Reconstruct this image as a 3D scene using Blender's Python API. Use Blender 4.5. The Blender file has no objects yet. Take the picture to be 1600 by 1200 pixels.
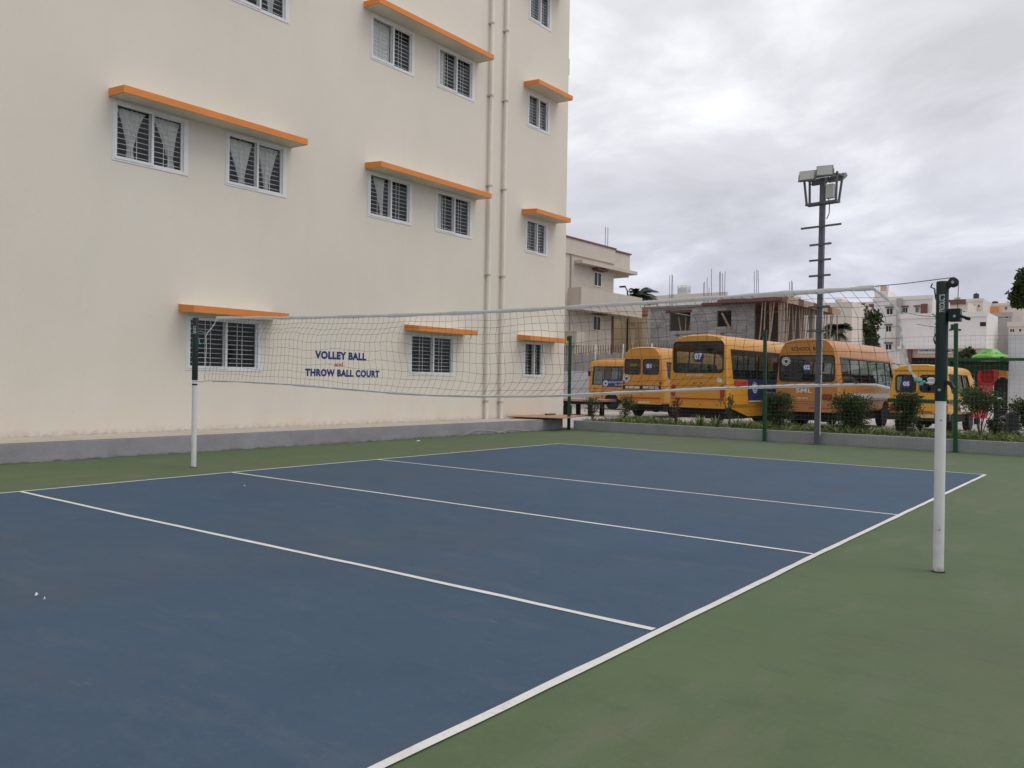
import bpy, bmesh, math, random
from mathutils import Vector, Matrix
random.seed(7)
R = math.radians
scene = bpy.context.scene
COL = scene.collection

# ------------------------------------------------------------------ camera
F = 1292.82
CAM = Vector((6.8768, -7.4851, 1.4984))
def _basis(a, b, c):
    f = Vector((-math.sin(a), math.cos(a), 0)); r = Vector((math.cos(a), math.sin(a), 0)); u = Vector((0, 0, 1))
    f2 = f*math.cos(b) + u*math.sin(b); u2 = u*math.cos(b) - f*math.sin(b)
    r3 = r*math.cos(c) + u2*math.sin(c); u3 = u2*math.cos(c) - r*math.sin(c)
    return r3, u3, f2
RT, UP, FW = _basis(0.66390, -0.0031, 0.0164)
cd = bpy.data.cameras.new('camera'); cam = bpy.data.objects.new('camera', cd); COL.objects.link(cam)
cam.matrix_world = Matrix(((RT.x, UP.x, -FW.x, CAM.x), (RT.y, UP.y, -FW.y, CAM.y), (RT.z, UP.z, -FW.z, CAM.z), (0, 0, 0, 1)))
cd.sensor_width = 36; cd.lens = F/1600*36; cd.clip_end = 2000; cd.clip_start = 0.05
scene.camera = cam

# ------------------------------------------------------------------ sky, sun, exposure
SUN_EL, SUN_AZ = 56, 22          # azimuth measured from +X towards +Y
world = bpy.data.worlds.new('World'); scene.world = world; world.use_nodes = True
nt = world.node_tree; nt.nodes.clear()
def nn(t, **k):
    n = nt.nodes.new(t)
    for a, v in k.items(): setattr(n, a, v)
    return n
out = nn('ShaderNodeOutputWorld'); bg = nn('ShaderNodeBackground'); bg.inputs['Strength'].default_value = 0.1
sky = nn('ShaderNodeTexSky', sky_type='NISHITA', sun_disc=False); sky.sun_elevation = R(SUN_EL); sky.sun_rotation = R(90-SUN_AZ)
tc = nn('ShaderNodeTexCoord'); sep = nn('ShaderNodeSeparateXYZ'); nt.links.new(tc.outputs['Generated'], sep.inputs[0])
def wmath(op, a, b=None, c=None):
    n = nn('ShaderNodeMath', operation=op)
    for i, v in enumerate((a, b, c)):
        if v is None: continue
        if isinstance(v, (int, float)): n.inputs[i].default_value = v
        else: nt.links.new(v, n.inputs[i])
    return n.outputs[0]
zz = wmath('MAXIMUM', sep.outputs['Z'], 0.0)
den = wmath('ADD', zz, 0.34)
cx = wmath('DIVIDE', sep.outputs['X'], den); cy = wmath('DIVIDE', sep.outputs['Y'], den)
comb = nn('ShaderNodeCombineXYZ'); nt.links.new(cx, comb.inputs[0]); nt.links.new(cy, comb.inputs[1])
mp = nn('ShaderNodeMapping'); nt.links.new(comb.outputs[0], mp.inputs[0])
mp.inputs['Rotation'].default_value = (0, 0, R(38)); mp.inputs['Scale'].default_value = (0.8, 1.0, 1); mp.inputs['Location'].default_value = (-6.2, -3.7, 0)
no = nn('ShaderNodeTexNoise'); no.inputs['Scale'].default_value = 2.4; no.inputs['Detail'].default_value = 8; no.inputs['Roughness'].default_value = 0.56; no.inputs['Distortion'].default_value = 0.35
nt.links.new(mp.outputs[0], no.inputs['Vector'])
ramp = nn('ShaderNodeValToRGB'); nt.links.new(no.outputs['Fac'], ramp.inputs[0])
e = ramp.color_ramp.elements
e[0].position = 0.34; e[0].color = (0.62, 0.62, 0.655, 1)
e[1].position = 0.64; e[1].color = (1.02, 1.02, 1.045, 1)
m_ = e.new(0.50); m_.color = (0.775, 0.775, 0.82, 1)
# the cloud deck is thinner, greyer and bluer towards the horizon all the way round
er = nn('ShaderNodeMapRange'); er.inputs['From Min'].default_value = 0.02; er.inputs['From Max'].default_value = 0.34
nt.links.new(zz, er.inputs['Value']); er.interpolation_type = 'SMOOTHSTEP'
hz = nn('ShaderNodeMix', data_type='RGBA'); hz.blend_type = 'MULTIPLY'; hz.inputs[0].default_value = 1
hr = nn('ShaderNodeMix', data_type='RGBA'); nt.links.new(er.outputs[0], hr.inputs[0]); hr.inputs[6].default_value = (0.69, 0.715, 0.79, 1); hr.inputs[7].default_value = (1, 1, 1, 1)
nt.links.new(ramp.outputs[0], hz.inputs[6]); nt.links.new(hr.outputs[2], hz.inputs[7])
x10 = nn('ShaderNodeMix', data_type='RGBA'); x10.blend_type = 'MULTIPLY'; x10.inputs[0].default_value = 1; x10.inputs[7].default_value = (10, 10, 10, 1)
nt.links.new(hz.outputs[2], x10.inputs[6])
mx = nn('ShaderNodeMix', data_type='RGBA'); mx.inputs[0].default_value = 0.95
nt.links.new(sky.outputs[0], mx.inputs[6]); nt.links.new(x10.outputs[2], mx.inputs[7])
nt.links.new(mx.outputs[2], bg.inputs['Color']); nt.links.new(bg.outputs[0], out.inputs['Surface'])

sl = bpy.data.lights.new('sun', 'SUN'); sl.energy = 1.0; sl.angle = R(35); sl.color = (1.0, 0.95, 0.88)
so = bpy.data.objects.new('sun', sl); COL.objects.link(so); so.location = (20, 0, 40)
_d = Vector((math.cos(R(SUN_EL))*math.cos(R(SUN_AZ)), math.cos(R(SUN_EL))*math.sin(R(SUN_AZ)), math.sin(R(SUN_EL))))
so.rotation_euler = _d.to_track_quat('Z', 'Y').to_euler()
vs = scene.view_settings; vs.view_transform = 'Standard'; vs.look = 'None'; vs.exposure = 0.1; vs.gamma = 1; vs.use_curve_mapping = False
scene.cycles.max_bounces = 6; scene.cycles.transparent_max_bounces = 24

# ------------------------------------------------------------------ survey helpers: rays of the photograph met with real planes
def ray(x, y): return FW + RT*((x-800)/F) - UP*((y-600)/F)
def onX(x, y, X): d = ray(x, y); return CAM + d*((X-CAM.x)/d.x)
def onY(x, y, Y): d = ray(x, y); return CAM + d*((Y-CAM.y)/d.y)
def at(x, y, depth): return CAM + ray(x, y)*depth

# ------------------------------------------------------------------ mesh builder
class MB:
    def __init__(s): s.v = []; s.f = []
    def add(s, vs, fs):
        o = len(s.v); s.v += [tuple(p) for p in vs]; s.f += [tuple(i+o for i in f) for f in fs]; return s
    def hexa(s, p): return s.add(p, [(0, 3, 2, 1), (4, 5, 6, 7), (0, 1, 5, 4), (1, 2, 6, 5), (2, 3, 7, 6), (3, 0, 4, 7)])
    def box(s, x0, x1, y0, y1, z0, z1):
        return s.hexa([(x0, y0, z0), (x1, y0, z0), (x1, y1, z0), (x0, y1, z0), (x0, y0, z1), (x1, y0, z1), (x1, y1, z1), (x0, y1, z1)])
    def mbox(s, M, u0, u1, v0, v1, d0, d1):
        return s.hexa([M(u, v, d) for d in (d0, d1) for u, v in ((u0, v0), (u1, v0), (u1, v1), (u0, v1))])
    def quad(s, a, b, c, d): return s.add([a, b, c, d], [(0, 1, 2, 3)])
    def prism(s, M, poly, d0, d1):
        n = len(poly)
        return s.add([M(u, v, d0) for u, v in poly]+[M(u, v, d1) for u, v in poly],
                     [tuple(range(n))[::-1], tuple(range(n, 2*n))]+[(i, (i+1) % n, n+(i+1) % n, n+i) for i in range(n)])
    def ring(s, M, outer, inner, d0, d1):
        n = len(outer)
        vs = [M(u, v, d) for d in (d0, d1) for P in (outer, inner) for u, v in P]
        fs = []
        for i in range(n):
            j = (i+1) % n
            fs += [(i, j, n+j, n+i), (2*n+i, 3*n+i, 3*n+j, 2*n+j), (i, 2*n+i, 2*n+j, j), (n+i, n+j, 3*n+j, 3*n+i)]
        return s.add(vs, fs)
    def tube(s, pts, r, n=8, caps=True, flat=None):
        pts = [Vector(p) for p in pts]; k = len(pts)
        rs = r if isinstance(r, (list, tuple)) else [r]*k
        vs = []; ref = None
        for i, p in enumerate(pts):
            t = (pts[min(i+1, k-1)]-pts[max(i-1, 0)])
            t = t.normalized() if t.length > 1e-9 else Vector((0, 0, 1))
            if ref is None: ref = Vector((0, 0, 1)) if abs(t.z) < .9 else Vector((1, 0, 0))
            a = t.cross(ref); a.normalize(); b = t.cross(a)
            for j in range(n):
                an = 2*math.pi*j/n
                ra = rs[i]; rb = rs[i]*(flat or 1)
                vs.append(p + a*(ra*math.cos(an)) + b*(rb*math.sin(an)))
        fs = [(i*n+j, i*n+(j+1) % n, (i+1)*n+(j+1) % n, (i+1)*n+j) for i in range(k-1) for j in range(n)]
        if caps: fs += [tuple(range(n))[::-1], tuple(range((k-1)*n, k*n))]
        return s.add(vs, fs)
    def bar(s, a, b, w, h=None):
        a = Vector(a); b = Vector(b); t = (b-a).normalized(); h = h or w
        ref = Vector((0, 0, 1)) if abs(t.z) < .95 else Vector((0, 1, 0))
        p = t.cross(ref).normalized()*(w/2); q = p.cross(t).normalized()*(h/2)
        return s.hexa([a-p-q, a+p-q, a+p+q, a-p+q, b-p-q, b+p-q, b+p+q, b-p+q])
    def lathe(s, prof, c=(0, 0, 0), n=24, axis='z'):
        vs = []; k = len(prof)
        for r, h in prof:
            for j in range(n):
                a = 2*math.pi*j/n; x, y = r*math.cos(a), r*math.sin(a)
                q = {'z': (x, y, h), 'x': (h, x, y), 'y': (x, h, y)}[axis]
                vs.append((c[0]+q[0], c[1]+q[1], c[2]+q[2]))
        fs = [(i*n+j, i*n+(j+1) % n, (i+1)*n+(j+1) % n, (i+1)*n+j) for i in range(k-1) for j in range(n)]
        fs += [tuple(range(n))[::-1], tuple(range((k-1)*n, k*n))]
        return s.add(vs, fs)
    def blob(s, c, r, seed=0, nu=10, nv=6, rough=.15):
        rd = random.Random(seed); vs = [(c[0], c[1], c[2]-r[2])]
        for i in range(1, nv):
            for j in range(nu):
                th = math.pi*i/nv; ph = 2*math.pi*j/nu; k = 1+rd.uniform(-rough, rough)
                vs.append((c[0]+r[0]*k*math.sin(th)*math.cos(ph), c[1]+r[1]*k*math.sin(th)*math.sin(ph), c[2]-r[2]*k*math.cos(th)))
        vs.append((c[0], c[1], c[2]+r[2])); L = len(vs)-1
        fs = [(0, 1+(j+1) % nu, 1+j) for j in range(nu)]
        fs += [(1+i*nu+j, 1+i*nu+(j+1) % nu, 1+(i+1)*nu+(j+1) % nu, 1+(i+1)*nu+j) for i in range(nv-2) for j in range(nu)]
        b = 1+(nv-2)*nu
        fs += [(b+j, b+(j+1) % nu, L) for j in range(nu)]
        return s.add(vs, fs)
    def mesh(s, name, m, smooth=None, fix=True, org=None):
        o = Vector(org) if org is not None else Vector((0, 0, 0))
        me = bpy.data.meshes.new(name)
        me.from_pydata([(p[0]-o.x, p[1]-o.y, p[2]-o.z) for p in s.v], [], s.f)
        if fix:
            bm = bmesh.new(); bm.from_mesh(me); bmesh.ops.recalc_face_normals(bm, faces=bm.faces); bm.to_mesh(me); bm.free()
        if smooth is not None:
            me.polygons.foreach_set('use_smooth', [True]*len(me.polygons)); me.set_sharp_from_angle(angle=R(smooth))
        if m: me.materials.append(m)
        return me
    def build(s, name, m, parent=None, smooth=None, fix=True, kind=None, world=False, bevel=None):
        org = None
        if world and parent is not None:
            p = parent
            while p.parent: p = p.parent
            org = p.location
        me = s.mesh(name, m, smooth, fix, org)
        return link(name, me, parent, kind, bevel)
def link(name, me, parent=None, kind=None, bevel=None):
    o = bpy.data.objects.new(name, me); COL.objects.link(o)
    if parent is not None: o.parent = parent
    if kind: o['kind'] = kind
    if bevel:
        b = o.modifiers.new('bevel', 'BEVEL'); b.width = bevel; b.segments = 2; b.limit_method = 'ANGLE'; b.angle_limit = R(40)
    return o
def tag(o, label, cat, group=None):
    o['label'] = label; o['category'] = cat
    if group: o['group'] = group
    return o
def thing(name, label, cat, loc=(0, 0, 0), rz=0, group=None):
    o = bpy.data.objects.new(name, None); COL.objects.link(o); o.location = loc; o.rotation_euler = (0, 0, rz); o.empty_display_size = .2
    return tag(o, label, cat, group)
def copy_tree(o, parent=None):
    c = o.copy(); COL.objects.link(c)
    if parent is not None: c.parent = parent
    for ch in list(o.children): copy_tree(ch, c)
    return c
def struct(o): o['kind'] = 'structure'; return o

# ------------------------------------------------------------------ materials
def mat(name, col, rough=.6, var=.12, scale=3.0, bump=0.0, bscale=60, metal=0.0, spec=.4, col2=None, detail=5, island=0.0, coat=0.0, trans=0.0):
    m = bpy.data.materials.new(name); m.use_nodes = True; t = m.node_tree; b = t.nodes['Principled BSDF']
    b.inputs['Roughness'].default_value = rough; b.inputs['Metallic'].default_value = metal; b.inputs['Specular IOR Level'].default_value = spec
    b.inputs['Coat Weight'].default_value = coat; b.inputs['Coat Roughness'].default_value = .12
    tcn = t.nodes.new('ShaderNodeTexCoord'); n = t.nodes.new('ShaderNodeTexNoise')
    n.inputs['Scale'].default_value = scale; n.inputs['Detail'].default_value = detail; n.inputs['Roughness'].default_value = .6
    t.links.new(tcn.outputs['Object'], n.inputs['Vector'])
    r = t.nodes.new('ShaderNodeValToRGB'); t.links.new(n.outputs['Fac'], r.inputs[0])
    c2 = col2 or [min(1, c*(1+var)) for c in col]; c1 = [c*(1-var) for c in col] if not col2 else col
    r.color_ramp.elements[0].position = .3; r.color_ramp.elements[0].color = (*c1, 1)
    r.color_ramp.elements[1].position = .7; r.color_ramp.elements[1].color = (*c2, 1)
    last = r.outputs[0]
    if island:
        g = t.nodes.new('ShaderNodeNewGeometry'); h = t.nodes.new('ShaderNodeMapRange'); h.inputs['To Min'].default_value = 1-island; h.inputs['To Max'].default_value = 1+island
        t.links.new(g.outputs['Random Per Island'], h.inputs['Value'])
        mm = t.nodes.new('ShaderNodeVectorMath'); mm.operation = 'SCALE'; t.links.new(last, mm.inputs[0]); t.links.new(h.outputs[0], mm.inputs['Scale']); last = mm.outputs[0]
    t.links.new(last, b.inputs['Base Color'])
    if bump:
        n2 = t.nodes.new('ShaderNodeTexNoise'); n2.inputs['Scale'].default_value = bscale; n2.inputs['Detail'].default_value = 4
        t.links.new(tcn.outputs['Object'], n2.inputs['Vector'])
        bp = t.nodes.new('ShaderNodeBump'); bp.inputs['Strength'].default_value = bump; bp.inputs['Distance'].default_value = .02
        t.links.new(n2.outputs['Fac'], bp.inputs['Height']); t.links.new(bp.outputs[0], b.inputs['Normal'])
    if trans:
        tr = t.nodes.new('ShaderNodeBsdfTranslucent'); t.links.new(last, tr.inputs[0])
        ms = t.nodes.new('ShaderNodeMixShader'); ms.inputs[0].default_value = trans
        o = t.nodes['Material Output']; t.links.new(b.outputs[0], ms.inputs[1]); t.links.new(tr.outputs[0], ms.inputs[2]); t.links.new(ms.outputs[0], o.inputs['Surface'])
    return m
def add_layer(m, builder):
    """splice another colour layer between the present colour and the principled base colour"""
    t = m.node_tree; b = t.nodes['Principled BSDF']; src = b.inputs['Base Color'].links[0].from_socket
    t.links.new(builder(t, src), b.inputs['Base Color'])
def noise_layer(m, col, scale, lo, hi, strength, stretch=(1, 1, 1), detail=6, seed=0):
    def f(t, src):
        tcn = t.nodes.new('ShaderNodeTexCoord'); mpn = t.nodes.new('ShaderNodeMapping'); mpn.inputs['Scale'].default_value = stretch; mpn.inputs['Location'].default_value = (seed*3.1, seed*1.7, seed*.9)
        t.links.new(tcn.outputs['Object'], mpn.inputs[0])
        n = t.nodes.new('ShaderNodeTexNoise'); n.inputs['Scale'].default_value = scale; n.inputs['Detail'].default_value = detail; n.inputs['Roughness'].default_value = .65
        t.links.new(mpn.outputs[0], n.inputs['Vector'])
        mr = t.nodes.new('ShaderNodeMapRange'); mr.inputs['From Min'].default_value = lo; mr.inputs['From Max'].default_value = hi; mr.inputs['To Max'].default_value = strength
        t.links.new(n.outputs['Fac'], mr.inputs['Value'])
        mxn = t.nodes.new('ShaderNodeMix'); mxn.data_type = 'RGBA'; mxn.inputs[7].default_value = (*col, 1)
        t.links.new(mr.outputs[0], mxn.inputs[0]); t.links.new(src, mxn.inputs[6]); return mxn.outputs[2]
    add_layer(m, f)
def band_layer(m, col, axis, lo, hi, scale, strength):
    """a stain whose own edge is broken up by noise, between coordinate lo (full) and hi (none) along an axis"""
    def f(t, src):
        tcn = t.nodes.new('ShaderNodeTexCoord'); sp = t.nodes.new('ShaderNodeSeparateXYZ'); t.links.new(tcn.outputs['Object'], sp.inputs[0])
        n = t.nodes.new('ShaderNodeTexNoise'); n.inputs['Scale'].default_value = scale; n.inputs['Detail'].default_value = 6; t.links.new(tcn.outputs['Object'], n.inputs['Vector'])
        a = t.nodes.new('ShaderNodeMapRange'); a.inputs['From Min'].default_value = hi; a.inputs['From Max'].default_value = lo; t.links.new(sp.outputs[axis], a.inputs['Value'])
        c = t.nodes.new('ShaderNodeMapRange'); c.inputs['From Min'].default_value = .42; c.inputs['From Max'].default_value = .68; t.links.new(n.outputs['Fac'], c.inputs['Value'])
        mu = t.nodes.new('ShaderNodeMath'); mu.operation = 'MULTIPLY'; t.links.new(a.outputs[0], mu.inputs[0]); t.links.new(c.outputs[0], mu.inputs[1])
        mu2 = t.nodes.new('ShaderNodeMath'); mu2.operation = 'MULTIPLY'; mu2.inputs[1].default_value = strength; t.links.new(mu.outputs[0], mu2.inputs[0])
        mxn = t.nodes.new('ShaderNodeMix'); mxn.data_type = 'RGBA'; mxn.inputs[7].default_value = (*col, 1)
        t.links.new(mu2.outputs[0], mxn.inputs[0]); t.links.new(src, mxn.inputs[6]); return mxn.outputs[2]
    add_layer(m, f)
def glass(name, tint=(.55, .6, .6), refl=.08, rough=.02, ior=.5):
    m = bpy.data.materials.new(name); m.use_nodes = True; t = m.node_tree; t.nodes.remove(t.nodes['Principled BSDF'])
    tr = t.nodes.new('ShaderNodeBsdfTransparent'); tr.inputs[0].default_value = (*tint, 1)
    gl = t.nodes.new('ShaderNodeBsdfGlossy'); gl.inputs['Roughness'].default_value = rough
    tcn = t.nodes.new('ShaderNodeTexCoord'); n = t.nodes.new('ShaderNodeTexNoise'); n.inputs['Scale'].default_value = 1.5; t.links.new(tcn.outputs['Object'], n.inputs['Vector'])
    bp = t.nodes.new('ShaderNodeBump'); bp.inputs['Strength'].default_value = .08; bp.inputs['Distance'].default_value = .05; t.links.new(n.outputs['Fac'], bp.inputs['Height']); t.links.new(bp.outputs[0], gl.inputs['Normal'])
    # reflectance from the angle of view, the same from both sides of the pane
    ge = t.nodes.new('ShaderNodeNewGeometry'); dt = t.nodes.new('ShaderNodeVectorMath'); dt.operation = 'DOT_PRODUCT'; t.links.new(ge.outputs['Normal'], dt.inputs[0]); t.links.new(ge.outputs['Incoming'], dt.inputs[1])
    def mth(op, a, b):
        n_ = t.nodes.new('ShaderNodeMath'); n_.operation = op
        for i_, v_ in enumerate((a, b)):
            if isinstance(v_, (int, float)): n_.inputs[i_].default_value = v_
            elif v_ is not None: t.links.new(v_, n_.inputs[i_])
        return n_.outputs[0]
    gz = mth('POWER', mth('SUBTRACT', 1.0, mth('ABSOLUTE', dt.outputs['Value'], None)), 4.0)
    mu = t.nodes.new('ShaderNodeMath'); mu.operation = 'ADD'; mu.inputs[1].default_value = refl; t.links.new(mth('MULTIPLY', gz, ior), mu.inputs[0])
    ms = t.nodes.new('ShaderNodeMixShader'); t.links.new(mu.outputs[0], ms.inputs[0]); t.links.new(tr.outputs[0], ms.inputs[1]); t.links.new(gl.outputs[0], ms.inputs[2])
    t.links.new(ms.outputs[0], t.nodes['Material Output'].inputs['Surface']); return m

M = {}
M['court_green'] = mat('court_green_acrylic', (.090, .132, .062), .75, .08, .55, .3, 260, spec=.3)
noise_layer(M['court_green'], (.116, .132, .076), .45, .44, .70, .6, (1, .6, 1)); noise_layer(M['court_green'], (.072, .104, .056), 1.4, .48, .70, .45, seed=2)
noise_layer(M['court_green'], (.150, .160, .112), 2.6, .54, .72, .45, (1, .3, 1), seed=4); noise_layer(M['court_green'], (.066, .090, .050), 6.0, .54, .70, .35, (.4, 1, 1), seed=7)
noise_layer(M['court_green'], (.170, .178, .125), 24, .55, .74, .35, seed=5); noise_layer(M['court_green'], (.050, .066, .038), 70, .56, .72, .35, seed=15)
M['court_blue'] = mat('court_blue_acrylic', (.041, .083, .137), .72, .08, .5, .3, 260, spec=.3)
noise_layer(M['court_blue'], (.060, .086, .116), .38, .44, .70, .65, (1, .6, 1), seed=1); noise_layer(M['court_blue'], (.034, .068, .118), 1.3, .48, .70, .5, seed=3)
noise_layer(M['court_blue'], (.100, .118, .138), 2.6, .55, .72, .45, (.35, 1, 1), seed=6); noise_layer(M['court_blue'], (.070, .076, .090), .9, .55, .72, .35, seed=8)
noise_layer(M['court_blue'], (.032, .056, .092), 7, .55, .70, .35, (.4, 1, 1), seed=11); noise_layer(M['court_blue'], (.115, .135, .155), 24, .56, .75, .35, seed=9); noise_layer(M['court_blue'], (.024, .042, .07), 70, .56, .72, .35, seed=16); noise_layer(M['court_blue'], (.24, .25, .26), 4.5, .69, .76, .5, (.35, 1, 1), seed=13)
M['line'] = mat('line_paint', (.66, .65, .62), .7, .07, 4, .15, 200); noise_layer(M['line'], (.30, .31, .31), 9, .55, .75, .5); noise_layer(M['line'], (.24, .27, .27), 45, .58, .72, .5, seed=3)
M['wall'] = mat('cream_wall_paint', (.705, .655, .57), .8, .03, .35, .18, 45, spec=.25)
noise_layer(M['wall'], (.64, .595, .515), .8, .5, .75, .35, (1, 1, .35), seed=2); noise_layer(M['wall'], (.73, .69, .62), .25, .5, .7, .4, seed=5)
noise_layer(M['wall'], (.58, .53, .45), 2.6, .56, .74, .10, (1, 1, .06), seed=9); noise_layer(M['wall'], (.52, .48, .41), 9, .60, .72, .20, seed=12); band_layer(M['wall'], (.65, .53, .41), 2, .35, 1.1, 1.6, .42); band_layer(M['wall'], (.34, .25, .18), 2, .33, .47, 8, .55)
M['slab_soffit'] = mat('sunshade_cream', (.66, .61, .52), .8, .06, 2)
M['orange'] = mat('orange_fascia_paint', (.70, .235, .045), .6, .07, 1.6, .1, 60); noise_layer(M['orange'], (.52, .17, .04), 5, .6, .8, .4, (.4, .4, 1))
M['upvc'] = mat('white_window_plastic', (.72, .72, .73), .4, .05, 4); noise_layer(M['upvc'], (.42, .40, .38), 7, .62, .8, .4)
M['grille'] = mat('white_grille_paint', (.74, .74, .74), .5, .05, 6)
M['curtain'] = mat('net_curtain', (.88, .86, .83), .9, .06, 9, trans=.12)
M['glass'] = glass('window_glass', (.95, .96, .96), .018, ior=.5)
M['busglass'] = glass('bus_glass', (.72, .76, .75), .03, ior=.25)
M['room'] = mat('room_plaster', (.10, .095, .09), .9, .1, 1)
M['pipe'] = mat('cream_pipe', (.78, .735, .65), .55, .05, 3); noise_layer(M['pipe'], (.52, .45, .36), 4, .6, .8, .35, (1, 1, .2))
M['clamp'] = mat('clamp_metal', (.50, .44, .37), .6, .1, 9)
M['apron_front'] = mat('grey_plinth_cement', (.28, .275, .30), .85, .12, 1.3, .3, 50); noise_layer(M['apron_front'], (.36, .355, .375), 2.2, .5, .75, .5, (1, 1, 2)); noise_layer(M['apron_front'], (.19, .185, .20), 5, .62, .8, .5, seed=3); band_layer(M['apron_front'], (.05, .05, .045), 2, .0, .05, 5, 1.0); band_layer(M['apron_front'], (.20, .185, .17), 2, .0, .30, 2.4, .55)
M['apron_top'] = mat('ledge_cement', (.46, .41, .35), .9, .1, 2, .2, 60); noise_layer(M['apron_top'], (.32, .25, .2), 4, .6, .8, .5)
M['navy'] = mat('navy_paint', (.010, .034, .17), .7, .1, 8)
M['redpaint'] = mat('red_paint', (.50, .05, .03), .7, .1, 8)
M['ply'] = mat('plywood', (.42, .26, .155), .75, .12, 3, .1, 90); noise_layer(M['ply'], (.30, .17, .10), 3, .5, .75, .5, (8, .6, 1))
M['darkwood'] = mat('dark_wood', (.12, .06, .035), .8, .2, 8)
M['post_green'] = mat('post_dark_green', (.003, .018, .013), .5, .15, 6, spec=.3); noise_layer(M['post_green'], (.012, .03, .024), 14, .62, .8, .5)
M['post_white'] = mat('post_white_paint', (.66, .66, .67), .5, .05, 4, .05, 80); noise_layer(M['post_white'], (.34, .31, .28), 11, .66, .8, .55); band_layer(M['post_white'], (.10, .07, .05), 2, .0, .05, 26, .95); band_layer(M['post_white'], (.36, .32, .28), 2, .0, .6, 14, .5); noise_layer(M['post_white'], (.10, .08, .06), 40, .66, .72, .7, seed=4)
M['steel'] = mat('dull_steel', (.32, .32, .33), .4, .12, 12, metal=.8)
M['black'] = mat('black_plastic', (.014, .014, .016), .5, .2, 10)
M['rubber'] = mat('tyre_rubber', (.016, .015, .014), .85, .25, 9, .2, 60); noise_layer(M['rubber'], (.05, .042, .034), 5, .5, .75, .5)
M['cord'] = mat('net_cord', (.035, .033, .030), .85, .2, 20)
M['tape'] = mat('net_tape', (.63, .62, .59), .85, .08, 6, .25, 90); noise_layer(M['tape'], (.50, .49, .46), 8, .55, .78, .5)
M['cyan'] = mat('cyan_cord', (.16, .42, .40), .8, .15, 20)
M['rope'] = mat('steel_rope', (.05, .055, .075), .6, .1, 30)
M['letter_white'] = mat('white_lettering', (.66, .68, .68), .6, .06, 20)
M['fence_green'] = mat('fence_green', (.008, .062, .026), .5, .15, 5); noise_layer(M['fence_green'], (.03, .05, .03), 9, .62, .8, .5)
M['wire'] = mat('galvanised_wire', (.13, .16, .14), .6, .1, 9)
M['kerb'] = mat('planter_whitewash', (.29, .305, .30), .9, .12, 1.2, .3, 40); noise_layer(M['kerb'], (.21, .22, .205), 2.5, .52, .75, .6); noise_layer(M['kerb'], (.13, .14, .12), 8, .64, .8, .5)
M['soil'] = mat('planter_soil', (.055, .040, .026), .95, .3, 7, .6, 30)
M['ground'] = mat('parking_dust', (.44, .40, .37), .95, .09, .3, .4, 30); noise_layer(M['ground'], (.33, .30, .28), .9, .5, .75, .5)
M['mast'] = mat('mast_grey', (.095, .102, .125), .5, .12, 5); noise_layer(M['mast'], (.13, .13, .145), 8, .6, .8, .4)
M['lamp_lens'] = mat('lamp_lens', (.44, .45, .41), .25, .06, 9, spec=.6)
M['lamp_case'] = mat('lamp_case', (.20, .21, .20), .5, .08, 9)
M['lightgrey'] = mat('light_grey_plastic', (.50, .50, .49), .5, .06, 6)
M['leaf_dark'] = mat('leaf_dark', (.044, .072, .020), .6, .25, 2.5, island=.45, trans=.25, spec=.3)
M['leaf_mid'] = mat('leaf_mid', (.055, .085, .022), .55, .25, 2.5, island=.45, trans=.25, spec=.35)
M['leaf_light'] = mat('leaf_light', (.15, .19, .05), .55, .3, 1.2, island=.5, trans=.25, spec=.35)
M['leaf_strap'] = mat('leaf_strap', (.20, .235, .085), .5, .25, 3, island=.4, trans=.2)
M['leaf_red'] = mat('leaf_red', (.085, .038, .022), .6, .3, 4, island=.4, trans=.2)
M['leaf_palm'] = mat('leaf_palm', (.028, .046, .022), .55, .25, 2, island=.4, trans=.15)
M['bark'] = mat('bark', (.075, .055, .042), .9, .25, 9, .5, 30)
def paint(name, c, dirt=None):
    m = mat(name, c, .38, .06, .9, spec=.5, coat=.25)
    noise_layer(m, [x*.72 for x in c], 2.2, .55, .78, .45, (1, 1, .4)); noise_layer(m, dirt or (.30, .22, .14), 5, .60, .82, .35, seed=3)
    return m
M['bus_a'] = paint('bus_yellow', (.60, .275, .022)); M['bus_b'] = paint('bus_orange', (.46, .180, .020)); M['bus_c'] = paint('bus_amber', (.56, .245, .018)); M['van_y'] = paint('van_yellow', (.68, .345, .022))
band_layer(M['bus_b'], (.26, .17, .12), 2, .9, 1.5, 3, .8)
M['badge_blue'] = mat('badge_blue', (.028, .036, .17), .4, .08, 6); M['banner_blue'] = mat('banner_blue', (.022, .026, .13), .5, .1, 3)
M['redlamp'] = mat('red_lamp', (.34, .018, .016), .2, .1, 9, spec=.6); M['redstripe'] = mat('red_stripe', (.42, .045, .02), .4, .08, 5)
M['vangreen'] = mat('van_green_stripe', (.010, .055, .022), .4, .1, 5)
M['seat'] = mat('seat_cover', (.07, .075, .11), .8, .15, 6)
M['under'] = mat('chassis_black', (.010, .010, .010), .8, .3, 4)
M['chrome'] = mat('silver_letter', (.62, .62, .62), .25, .05, 9, metal=.6)
M['plate'] = mat('plate_yellow', (.62, .50, .24), .5, .08, 9)
M['beige'] = mat('beige_house', (.54, .485, .42), .85, .05, .5, .15, 20); noise_layer(M['beige'], (.45, .40, .345), 1.1, .52, .75, .5, (1, 1, .3))
M['cream2'] = mat('cream_house', (.70, .59, .41), .85, .06, .6, .1, 20); noise_layer(M['cream2'], (.52, .43, .30), 1.2, .54, .75, .4, (1, 1, .3))
M['white2'] = mat('white_house', (.74, .71, .68), .85, .05, .3, .1, 10); noise_layer(M['white2'], (.44, .41, .38), .7, .52, .75, .55, (1, 1, .25))
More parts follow.
